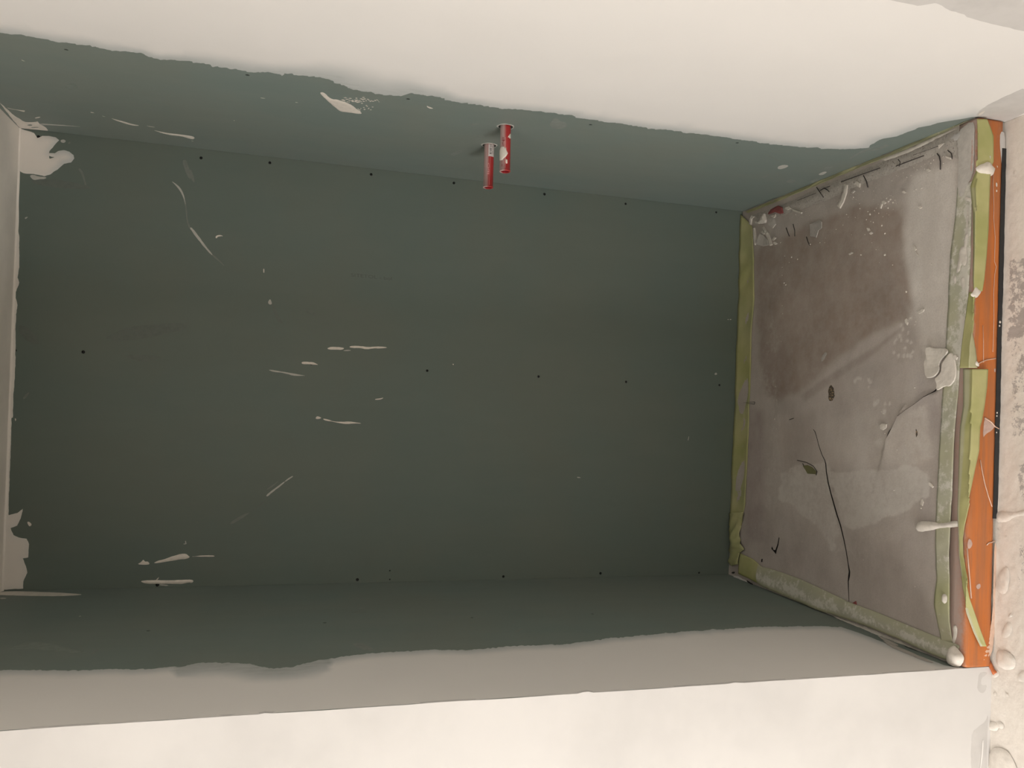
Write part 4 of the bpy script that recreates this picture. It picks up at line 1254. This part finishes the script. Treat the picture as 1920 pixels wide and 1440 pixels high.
for pts, t, mm, lab, cat, kw in [
    ([(1443, 402), (1450, 393), (1464, 386), (1470, 389), (1471.5, 400), (1467, 401.5), (1458, 398), (1446, 402)], .006, MSHARD, 'dull red shard among the rubble in the back right floor corner', 'shard', dict(curl=-.004, lift=.008)),
    ([(1426, 419), (1428, 415), (1433, 406), (1437, 401), (1438.5, 413), (1437, 418), (1430, 420)], .010, MCHIP, 'pale pointed filler chunk beside the red shard', 'rubble', dict(tilt=(.1, .1))),
    ([(1431, 427), (1434, 424), (1442, 436), (1450, 459), (1445, 461), (1442, 449)], .006, MCHIP, 'long pale filler strip lying in the back right corner rubble', 'rubble', {}),
    ([(1419, 458), (1422, 446), (1427, 438), (1434, 441), (1441, 450), (1444, 460), (1432, 462)], .004, MCHIPG, 'dusty grey filler flake beside the long pale strip', 'rubble', dict(curl=.004)),
    ([(1414, 427), (1416.5, 427), (1419.5, 448), (1417.5, 460), (1415, 449)], .007, MCHIP, 'thin upright filler sliver against the back olive tape', 'rubble', {}),
    ([(1407, 421), (1408, 410), (1412, 403.5), (1417, 406), (1411.5, 411), (1410, 422)], .008, MCHIP, 'bent pale filler piece at the very corner of the floor', 'rubble', {}),
    ([(1418, 415), (1426, 416.5), (1425, 420), (1418, 419)], .007, MCHIP, 'small oblong filler bit left of the pointed chunk', 'rubble', {}),
    ([(1446, 405), (1455.5, 402), (1455.5, 406), (1452, 409)], .005, MCHIP, 'small filler wedge under the red shard', 'rubble', {}),
    ([(1440, 410), (1452, 408), (1456, 420), (1450, 428), (1442, 424)], .003, MCHIPG, 'flat grey filler flake below the red shard', 'rubble', {}),
    ([(1429, 435), (1433, 432.5), (1437, 438), (1433, 440)], .008, MCHIP, 'small filler block above the dusty grey flake', 'rubble', {}),
    ([(1449, 450), (1454, 444), (1456.5, 446), (1452, 452)], .006, MCHIP, 'small filler crumb by the lower end of the pale strip', 'rubble', {}),
    ([(1452.5, 454), (1456, 453), (1459, 457), (1455, 459), (1452, 457)], .006, MPL, 'whitest round crumb below the corner rubble', 'rubble', {}),
    ([(1475, 389), (1483, 387), (1486, 391), (1479, 394), (1474, 392)], .007, MCHIP, 'pale filler lump right of the red shard', 'rubble', {}),
    ([(1486, 392), (1491, 393), (1500, 396), (1505, 398), (1504, 401), (1496, 399), (1488, 395.5)], .005, MCHIP, 'short broken row of filler right of the red shard', 'rubble', {}),
    ([(1585, 344), (1591.5, 346), (1589, 362), (1583, 380), (1576.5, 391.5), (1571, 387.5), (1578, 374), (1583, 360)], .005, MCHIP, 'curved pale filler stick lying on the brown screed', 'stick', {}),
    ([(1603.5, 346), (1606, 341), (1610, 340), (1614.5, 344), (1613.5, 352), (1610, 350.5), (1608, 344.5)], .006, MCHIP, 'bent pale filler hook by the cement band', 'rubble', {}),
    ([(1597, 362), (1603, 356), (1605, 358), (1600, 362.5)], .004, MCHIPG, 'small grey crumb below the bent filler hook', 'rubble', {}),
    ([(1520, 421), (1538, 412), (1543, 416), (1542.5, 428), (1536, 432), (1532.5, 446), (1521, 443)], .0025, MGLASSY, 'flat grey translucent flake on the brown screed', 'flake', dict(curl=.002)),
    ([(1761, 272.5), (1773, 268.5), (1762, 279)], .005, MPL, 'white triangular chip on the cement band', 'chip', {}),
    ([(1775, 293), (1785, 296), (1784, 299.5), (1776, 296.5)], .005, MPL, 'white oblong chip near the right end of the cement band', 'chip', {}),
    ([(1739, 318), (1744, 316.5), (1747, 319.5), (1743, 322), (1739.5, 321)], .005, MCHIP, 'oval pebble below the dark twig tip', 'chip', {}),
    ([(1651, 391), (1654, 382), (1656, 382.5), (1653, 391.5)], .004, MCHIP, 'slim white filler rod by the crumb cluster', 'chip', {}),
    ([(1655, 378), (1660, 376), (1663, 380), (1660, 383), (1656, 382)], .005, MCHIP, 'largest filler bit of the crumb cluster', 'chip', {}),
    ([(1507, 873), (1515, 872), (1524, 876), (1532, 884), (1531, 889), (1515, 888)], .002, MLEAF, 'withered olive leaf scrap on the screed', 'leaf', dict(curl=.003)),
    ([(1652, 797), (1656, 794), (1664, 795.5), (1663.5, 802), (1657, 807), (1652, 804)], .005, MCHIP, 'pale grey stone chip beside the curved ridge', 'chip', {}),
    ([(1729, 937), (1731, 935.5), (1733, 941), (1731, 949), (1728, 946)], .004, MCHIP, 'slim pale grain near the dusty tape', 'chip', {}),
    ([(1743, 905), (1746, 904.5), (1752, 912), (1750, 915), (1744, 910)], .004, MPL, 'white chip touching the dusty tape edge', 'chip', {}),
    ([(1627, 427.5), (1631, 428), (1633, 432.5), (1629, 433.5)], .005, MPL, 'squarish white chip on the brown screed', 'chip', {}),
    ([(1631, 438), (1636, 434.5), (1638, 437), (1634, 440)], .004, MPL, 'oval white chip beside the squarish one', 'chip', {}),
    ([(1713.5, 462), (1717, 461), (1720, 467), (1718, 470), (1719, 473), (1723, 478), (1721, 479), (1717, 472), (1714, 466)], .004, MCHIP, 'bent white sliver on the grey screed', 'chip', {}),
    ([(1720, 586), (1727, 583), (1731, 579), (1734.5, 580), (1733, 584.5), (1724, 589)], .004, MCHIP, 'short white crescent chip above the boot print', 'chip', {}),
    ([(1698, 600), (1701, 597), (1704, 605), (1702.5, 610), (1699, 605)], .004, MCHIP, 'white grain at the toe of the boot print', 'chip', {}),
    ([(1592, 476.5), (1599, 472.5), (1601, 474), (1594, 478)], .004, MCHIP, 'tiny white rod on the brown screed', 'chip', {}),
    ([(1692, 360), (1697, 358), (1701, 361), (1697, 363)], .004, MPL, 'oval white grain between cluster and cement band', 'chip', {}),
    ([(1723, 389), (1728, 386.5), (1730, 389), (1726, 392)], .004, MPL, 'lone white grain on the pale grey screed', 'chip', {}),
    ([(1600, 1131), (1606, 1127), (1607, 1134), (1601, 1136)], .005, MSHARD, 'small reddish scrap at the tape edge where the crack ends', 'scrap', {}),
]:
    chip('floor_' + cat if cat in ('chip',) else {'shard': 'plastic_shard', 'rubble': 'rubble_piece', 'stick': 'plaster_stick', 'flake': 'grey_flake', 'leaf': 'dry_leaf', 'scrap': 'plastic_scrap'}[cat], FLOOR, pts, t, mm, lab, cat, **kw)

# crumbs: jittered little lumps
ico = [(0, 0, 1), (.89, 0, .45), (.28, .85, .45), (-.72, .53, .45), (-.72, -.53, .45), (.28, -.85, .45), (.72, .53, -.45), (-.28, .85, -.45), (-.89, 0, -.45), (-.28, -.85, -.45), (.72, -.53, -.45), (0, 0, -1)]
icf = [(0, 1, 2), (0, 2, 3), (0, 3, 4), (0, 4, 5), (0, 5, 1), (1, 6, 2), (2, 7, 3), (3, 8, 4), (4, 9, 5), (5, 10, 1), (6, 7, 2), (7, 8, 3), (8, 9, 4), (9, 10, 5), (10, 6, 1), (6, 11, 7), (7, 11, 8), (8, 11, 9), (9, 11, 10), (10, 11, 6)]
crumb_me = []
for k in range(4):
    o = link('plaster_crumb', [tuple(c * random.uniform(.75, 1.15) for c in v) for v in ico], icf, MPL if k < 3 else MCHIP, None, False)
    crumb_me.append(o.data)
    bpy.data.objects.remove(o)


ZONES = [
    (lambda x, y: 1640 < x < 1700 and 345 < y < 402, 'tiny white crumb in the crumb cluster below the cement band', 'crumbs of the cluster'),
    (lambda x, y: y < 404 - 0.39 * (x - 1480) + 26, 'tiny pale grit grain along the speckled cement band', 'grit along the cement band'),
    (lambda x, y: x < 1500 and y < 660, 'tiny white crumb on the brown screed near the back olive tape', 'crumbs near the back tape'),
    (lambda x, y: y < 520 and x < 1690, 'tiny white crumb on the dark brown part of the screed', 'crumbs on the brown stain'),
    (lambda x, y: y < 640, 'tiny white crumb on the pale grey screed near the front tape', 'crumbs on the pale screed'),
    (lambda x, y: x < 1560, 'tiny white crumb on the screed between back tape and straight crack', 'crumbs left of the crack'),
    (lambda x, y: True, 'tiny white crumb on the screed around the curved ridge', 'crumbs by the curved ridge')]


def crumb(px, py, r, lift=0.0):
    o = bpy.data.objects.new('plaster_crumb', random.choice(crumb_me))
    p = FLOOR.at(px, py, lift)
    s = r * 0.00112
    o.location = p + np.array([0, 0, s * 0.55])
    o.scale = (s * random.uniform(.8, 1.3), s * random.uniform(.8, 1.3), s * .75)
    o.rotation_euler = (0, 0, random.uniform(0, 6))
    COL.objects.link(o)
    for test, lab, grp in ZONES:
        if test(px, py):
            tag(o, lab, 'crumb', grp)
            break


for c in [(1464, 455, 1.8), (1520, 458, 2.2), (1601, 370, 2.4), (1612, 382, 1.5), (1613, 391, 1.8), (1632, 402, 2.6), (1628, 397, 1.8), (1625, 412, 1.5), (1633, 415, 1.5), (1638, 417, 1.5), (1654, 423, 2.2), (1660, 438, 2.4), (1615, 478, 2.6), (1660, 478, 2.8), (1674, 497, 1.7), (1747, 495, 2),
          (1700, 547, 2.4), (1718, 603, 1.8), (1716, 609, 1.8), (1708, 596, 2), (1667, 378, 2.8), (1671, 374, 2.6), (1675, 380, 2.4), (1663, 372, 2), (1666, 390, 2.6), (1714, 358, 1.6), (1718, 355, 1.8), (1729, 353, 2.2), (1701, 332, 1.6), (1694, 324, 1.4), (1471, 531, 2.6), (1474, 534, 2.2),
          (1467, 573, 1.4), (1485, 482, 2.4), (1496, 486, 1.7), (1480, 492, 1.3), (1472, 480, 1.6), (1467, 501, 1.4), (1467, 516, 1.4), (1468, 588, 1.6), (1464, 630, 1.2), (1465, 640, 1.2), (1455, 725, 2.4), (1450, 722, 1.4), (1457, 750, 1.6), (1446, 752, 1.3), (1457, 804, 2.6), (1453, 786, 1.8), (1538, 455, 1.6), (1547, 455, 1.6), (1548, 446, 1.2),
          (1660, 813, 2.2), (1728, 953, 2.4), (1677, 919, 2.4), (1683, 843, 2.4), (1685, 838, 1.8), (1698, 834, 1.6), (1707, 839, 1.6), (1692, 857, 1.2), (1671, 855, 1.2), (1653, 772, 1.6), (1657, 775, 1.8), (1717, 788, 1.4), (1722, 776, 1.2), (1716, 727, 2.2), (1641, 302, 1.5), (1588, 402, 2), (1591, 407, 1.2), (1604, 408, 1.2), (1581, 422, 1.2), (1568, 430, 1.2),
          (1519, 960, 1.3), (1504, 1016, 1.3), (1417, 990, 1.1), (1619, 1050, 1.4), (1696, 1060, 1.4), (1716, 1100, 1.2), (1720, 500, 1.3), (1649, 492, 1.2), (1643, 468, 1.2), (1635, 455, 1.2), (1640, 395, 1.3), (1648, 400, 1.2), (1656, 406, 1.2), (1622, 440, 1.2), (1597, 440, 1.2), (1710, 345, 1.3), (1740, 330, 1.3), (1751, 300, 1.6), (1746, 306, 1.8), (1735, 308, 1.8), (1728, 312, 1.3), (1720, 318, 1.4), (1714, 314, 1.6), (1785, 280, 1.6), (1790, 272, 1.5), (1778, 276, 1.4), (1795, 436, 2.2), (1796, 441, 1.5)]:
    crumb(*c)
for i in range(46):                                # loose grit along the cement band
    t = random.random()
    crumb(1480 + 310 * t + random.gauss(0, 6), 404 - 122 * t + abs(random.gauss(0, 9)), random.uniform(.7, 1.5))
for i in range(30):
    crumb(random.gauss(1660, 14), random.gauss(378, 9), random.uniform(.6, 1.3))

# twigs, sticks, wire, and rods standing in for shadow lines at raised tape
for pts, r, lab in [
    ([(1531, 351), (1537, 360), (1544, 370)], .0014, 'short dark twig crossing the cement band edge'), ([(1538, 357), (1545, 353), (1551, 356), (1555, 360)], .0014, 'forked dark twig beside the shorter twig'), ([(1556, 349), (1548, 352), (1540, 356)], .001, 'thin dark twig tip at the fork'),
    ([(1577, 341), (1610, 329), (1650, 315)], .0012, 'long thin dark rod drawn as a shadow line along the cement band'), ([(1680, 311.5), (1705, 302), (1732, 292)], .0012, 'second dark shadow line rod further along the cement band'), ([(1712, 291), (1738, 282), (1762, 273)], .0007, 'hair thin shadow line rod ending at the white triangle'),
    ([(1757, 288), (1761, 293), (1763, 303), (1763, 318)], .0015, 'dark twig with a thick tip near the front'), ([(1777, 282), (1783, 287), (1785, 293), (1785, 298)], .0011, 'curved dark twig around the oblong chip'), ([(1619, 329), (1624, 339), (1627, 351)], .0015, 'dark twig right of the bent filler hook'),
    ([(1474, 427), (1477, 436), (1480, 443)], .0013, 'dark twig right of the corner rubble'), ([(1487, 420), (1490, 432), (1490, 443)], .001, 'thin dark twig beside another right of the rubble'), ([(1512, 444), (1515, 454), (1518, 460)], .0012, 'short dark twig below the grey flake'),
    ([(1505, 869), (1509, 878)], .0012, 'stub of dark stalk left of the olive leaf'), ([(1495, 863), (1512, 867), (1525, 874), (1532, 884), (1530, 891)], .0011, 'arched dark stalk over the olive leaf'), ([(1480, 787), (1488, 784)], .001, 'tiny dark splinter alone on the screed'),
    ([(1684, 299), (1688, 304), (1686, 312)], .0011, 'short dark twig crossing the second shadow line rod'), ([(1495, 376), (1530, 362)], .0007, 'hair thin stick near the corner end of the band')]:
    o = tube('twig_or_shadow_line', [FLOOR.at(x, y, .0035 if y < 400 else .002) for x, y in pts], r, MTWIGSHADOW)
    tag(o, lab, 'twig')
o = tube('wire_staple', [FLOOR.at(x, y, .005) for x, y in [(1415, 753.5), (1393.5, 755), (1414.5, 758), (1415.5, 754)]], .0008, MTWIGSHADOW)
tag(o, 'bent wire staple on the back olive tape', 'staple')
patch('rust_crust', FLOOR, [(1553, 730), (1556, 722), (1561, 723), (1564, 733), (1565, 745), (1560, 752), (1554, 750)], 0.0015, MRUST, floor, rough=0.003, lump=1.0, lscale=.006)
patch('rust_crust', FLOOR, [(1541, 668), (1547, 660), (1552, 662), (1546, 672), (1540, 680)], 0.0008, MGLASSY, floor, rough=0.003)
patch('rust_crust', FLOOR, [(1716, 803), (1720, 800), (1722, 812), (1719, 826), (1716, 815)], 0.001, MRUST, floor, rough=0.002)

# plaster splashes dried on the room floor
for pts, t in [([(1866, 966), (1870, 960), (1885, 959), (1900, 961), (1930, 954), (1935, 966), (1905, 968), (1890, 978), (1875, 981), (1867, 975)], .007), ([(1868, 1090), (1872, 1078), (1880, 1068), (1889, 1062), (1894, 1075), (1893, 1095), (1888, 1112), (1880, 1115), (1868, 1106)], .005),
               ([(1878, 1185), (1884, 1173), (1893, 1164), (1899, 1176), (1898, 1188), (1890, 1196), (1880, 1197)], .004), ([(1889, 1158), (1896, 1150), (1901, 1143), (1902, 1151), (1896, 1158)], .005), ([(1868, 1222), (1880, 1218), (1893, 1222), (1904, 1234), (1906, 1247), (1898, 1257), (1882, 1255), (1868, 1246)], .011),
               ([(1860, 1262), (1870, 1256), (1876, 1264), (1866, 1272), (1860, 1270)], .006), ([(1851, 1358), (1858, 1352), (1868, 1354), (1875, 1362), (1868, 1372), (1854, 1368)], .008), ([(1868, 1354), (1876, 1351), (1884, 1360), (1881, 1368), (1873, 1365)], .006), ([(1853, 1420), (1862, 1403), (1876, 1400), (1892, 1410), (1904, 1432), (1915, 1460), (1855, 1460)], .013),
               ([(1907, 1270), (1915, 1258), (1930, 1256), (1930, 1280), (1912, 1278)], .004), ([(1862, 1300), (1867, 1296), (1870, 1303), (1865, 1306)], .004), ([(1883, 1297), (1890, 1300), (1893, 1308), (1887, 1305)], .003), ([(1870, 380), (1906, 374)][:0], 0),
               ([(1900, 322), (1905, 318), (1907, 330), (1903, 335)], .003), ([(1870, 992), (1874, 991), (1875, 997), (1871, 998)], .003), ([(1884, 1004), (1889, 1005), (1890, 1010), (1886, 1010)], .003)]:
    if pts:
        patch('plaster_splash', ROOM, pts, t * 0.45, MSPL, floor2, dome=True, rough=0.0015, lump=.3, lscale=.012, lift=.001)

# ------------------------------------------------------------------ the two red pipe plugs


for idx, P in enumerate(PIPES):
    b, R = P['b'], P['R']
    # length: where the axis passes the mouth seen in the photograph
    best = min(np.linspace(0.05, 0.3, 501), key=lambda l: abs(project(b + np.array([-l, 0, 0]))[1] - P['end'][1]))
    Lp = best
    endp = b + np.array([-Lp, 0, 0])
    tgt = P['end']
    # small lean so that the mouth sits where it is seen
    err = (tgt[0] - project(endp)[0]) * ((endp - CAM) @ FWD) / F_PX
    endp = endp + RIGHT * err * 0.9
    ax = (endp - b) / np.linalg.norm(endp - b)
    Lp = np.linalg.norm(endp - b)
    e1 = (CAM - b) - ((CAM - b) @ ax) * ax
    e1 /= np.linalg.norm(e1)
    e2 = np.cross(ax, e1)
    if e2 @ RIGHT < 0:
        e2 = -e2                                  # e2 points to the photograph's right

    def on(s, th, h=0.0):
        return b + ax * s + (R + h) * (math.cos(th) * e1 + math.sin(th) * e2)
    root = empty('red_pipe', tuple(b))
    inv = Matrix.Translation(-Vector(b))
    SEG = 40
    rings = [(-0.03, 1.0), (0.0, 1.0), (Lp * .5, 1.0), (Lp - .0035, 1.0), (Lp - .003, 1.05), (Lp - .0006, 1.05), (Lp, 1.01), (Lp, .80), (Lp - .001, .78), (Lp - .02, .76), (Lp - .04, .74)]
    Vp, Fp = [], []
    for s, k in rings:
        for q in range(SEG):
            t = 2 * math.pi * q / SEG
            Vp.append(b + ax * s + R * k * (math.cos(t) * e1 + math.sin(t) * e2) - b)
    for i in range(len(rings) - 1):
        for q in range(SEG):
            q2 = (q + 1) % SEG
            Fp.append((i * SEG + q, (i + 1) * SEG + q, (i + 1) * SEG + q2, i * SEG + q2))
    upness = np.array([math.cos(2 * math.pi * q / SEG) * e1[2] + math.sin(2 * math.pi * q / SEG) * e2[2] for q in range(SEG)])
    dst = np.tile(smooth(-0.15, 0.85, upness), len(rings))
    link('tube', Vp, Fp[:SEG * 8], MRED, root, True, {'dust': dst})
    vi = Vp[8 * SEG:] + [ax * (Lp - .04)]
    fi = [(i * SEG + q, (i + 1) * SEG + q, (i + 1) * SEG + (q + 1) % SEG, i * SEG + (q + 1) % SEG) for i in range(2) for q in range(SEG)] + [(2 * SEG + q, 3 * SEG, 2 * SEG + (q + 1) % SEG) for q in range(SEG)]
    link('bore', vi, fi, MREDIN, root)
    # torn paper rim of the hole and the dark cavity behind the board (parts of the wall)
    yc, zc = b[1], b[2]
    hr_ = R * 1.42
    rimv, rimf = [], []
    for q in range(28):
        t = 2 * math.pi * q / 28
        k = 1 + 0.05 * math.sin(5 * t + idx)
        for rr, hh in ((1.0, -.001), (1.0, .0014), (1.10 * k, .001), (1.16 * k, 0.0001)):
            rimv.append((W - hh, yc + hr_ * rr * math.cos(t), zc + hr_ * rr * math.sin(t)))
    for q in range(28):
        for k in range(3):
            a, c = q * 4 + k, ((q + 1) % 28) * 4 + k
            rimf.append((a, a + 1, c + 1, c))
    link('hole_rim', rimv, rimf, MPLD, wall_right)
    cv, cf = [], []
    for q in range(20):
        t = 2 * math.pi * q / 20
        for dd in (.004, .05):
            cv.append((W + dd, yc + hr_ * 1.02 * math.cos(t), zc + hr_ * 1.02 * math.sin(t)))
    for q in range(20):
        cf.append((2 * q, 2 * q + 1, 2 * ((q + 1) % 20) + 1, 2 * ((q + 1) % 20)))
    cf.append(tuple(2 * q + 1 for q in range(20)))
    link('hole_cavity', cv, cf, MVOID, wall_right)

    def wrap(name, poly, h, m, nd=.0012, base=.0002):
        """a skin on the pipe; poly in (along 0..1, across -1..1)"""
        q = np.array([(s * Lp, math.asin(max(-.999, min(.999, u))) * R) for s, u in poly])
        q = densify(q, nd)
        lo, hi = q.min(0), q.max(0)
        g = np.stack(np.meshgrid(np.arange(lo[0], hi[0], .002), np.arange(lo[1], hi[1], .002)), -1).reshape(-1, 2)
        g = g[inside(g, q)]
        if len(g):
            g = g[seg_dist(g, q) > .0005]
        V, T = cdt([q], g)
        d = seg_dist(V, q)
        hh = base + h * smooth(-.0004, .0025, d)
        P3 = [on(s, a / R, float(k)) - b for (s, a), k in zip(V, hh)]
        return link(name, P3, T, m, root)

    def text_on(body, s0, s1, u0, u1, m):
        c = bpy.data.curves.new('raised_mark', 'FONT')
        c.body = body
        t_ = bpy.data.objects.new('tmp_mark', c)
        COL.objects.link(t_)
        dg = bpy.context.evaluated_depsgraph_get()
        me = bpy.data.meshes.new_from_object(t_.evaluated_get(dg))
        tv = np.array([v.co[:2] for v in me.vertices])
        tf = [tuple(p.vertices) for p in me.polygons]
        bpy.data.objects.remove(t_)
        tv = (tv - tv.min(0)) / (tv.max(0) - tv.min(0))
        P3 = [on((s0 + (s1 - s0) * (1 - x)) * Lp, math.asin(u0 + (u1 - u0) * y), .0005) - b for x, y in tv]
        link('raised_mark', P3, tf, m, root, False)
    if idx == 0:
        tag(root, 'lower red pipe plug with barcode sticker on the green right wall', 'pipe')
        wrap('barcode_sticker', [(.0, -.16), (.29, -.14), (.285, .96), (.0, .97)], .0002, MPAPER)
        for s in (.02, .05, .095, .115, .135, .155, .185, .21, .225):
            wrap('barcode_bar', [(s, .12), (s + random.choice((.008, .012)), .12), (s + .010, .50), (s, .50)], .0002, MINK, base=.0006)
        for s in (.03, .06, .10, .15, .19):
            wrap('barcode_digit', [(s, .66), (s + .02, .64), (s + .022, .74), (s + .004, .76)], .0002, MINK, base=.0006)
        text_on('JPO', .45, .73, -.34, .14, MPINK)
        wrap('mould_line', [(.30, .26), (.96, .20), (.96, .24), (.30, .30)], .0006, MPINK)
    else:
        tag(root, 'upper red pipe plug smeared with white filler on the green right wall', 'pipe')
        wrap('plaster_dab', [(.545, -.985), (.49, -.9), (.465, -.6), (.475, -.25), (.52, .05), (.49, .15), (.55, .2), (.62, .52), (.69, .2), (.73, -.2), (.77, -.5), (.765, -.985)], .0016, MPL)
        wrap('plaster_dab', [(.275, .42), (.23, .6), (.165, .9), (.2, .97), (.27, .97), (.285, .75), (.26, .6)], .001, MPL)
        wrap('plaster_dab', [(.755, .12), (.76, .42), (.84, .46), (.85, .2), (.80, .10)], .001, MPL)
        wrap('mould_line', [(.27, .02), (.94, .0), (.94, .06), (.27, .08)], .0006, MPINK)
        text_on('nv4n', .27, .47, -.62, -.12, MREDIN)
        for s in (.80, .85, .885):
            wrap('raised_mark', [(s, -.62), (s + .02, -.6), (s + .02, -.45), (s, -.47)], .0006, MREDIN)
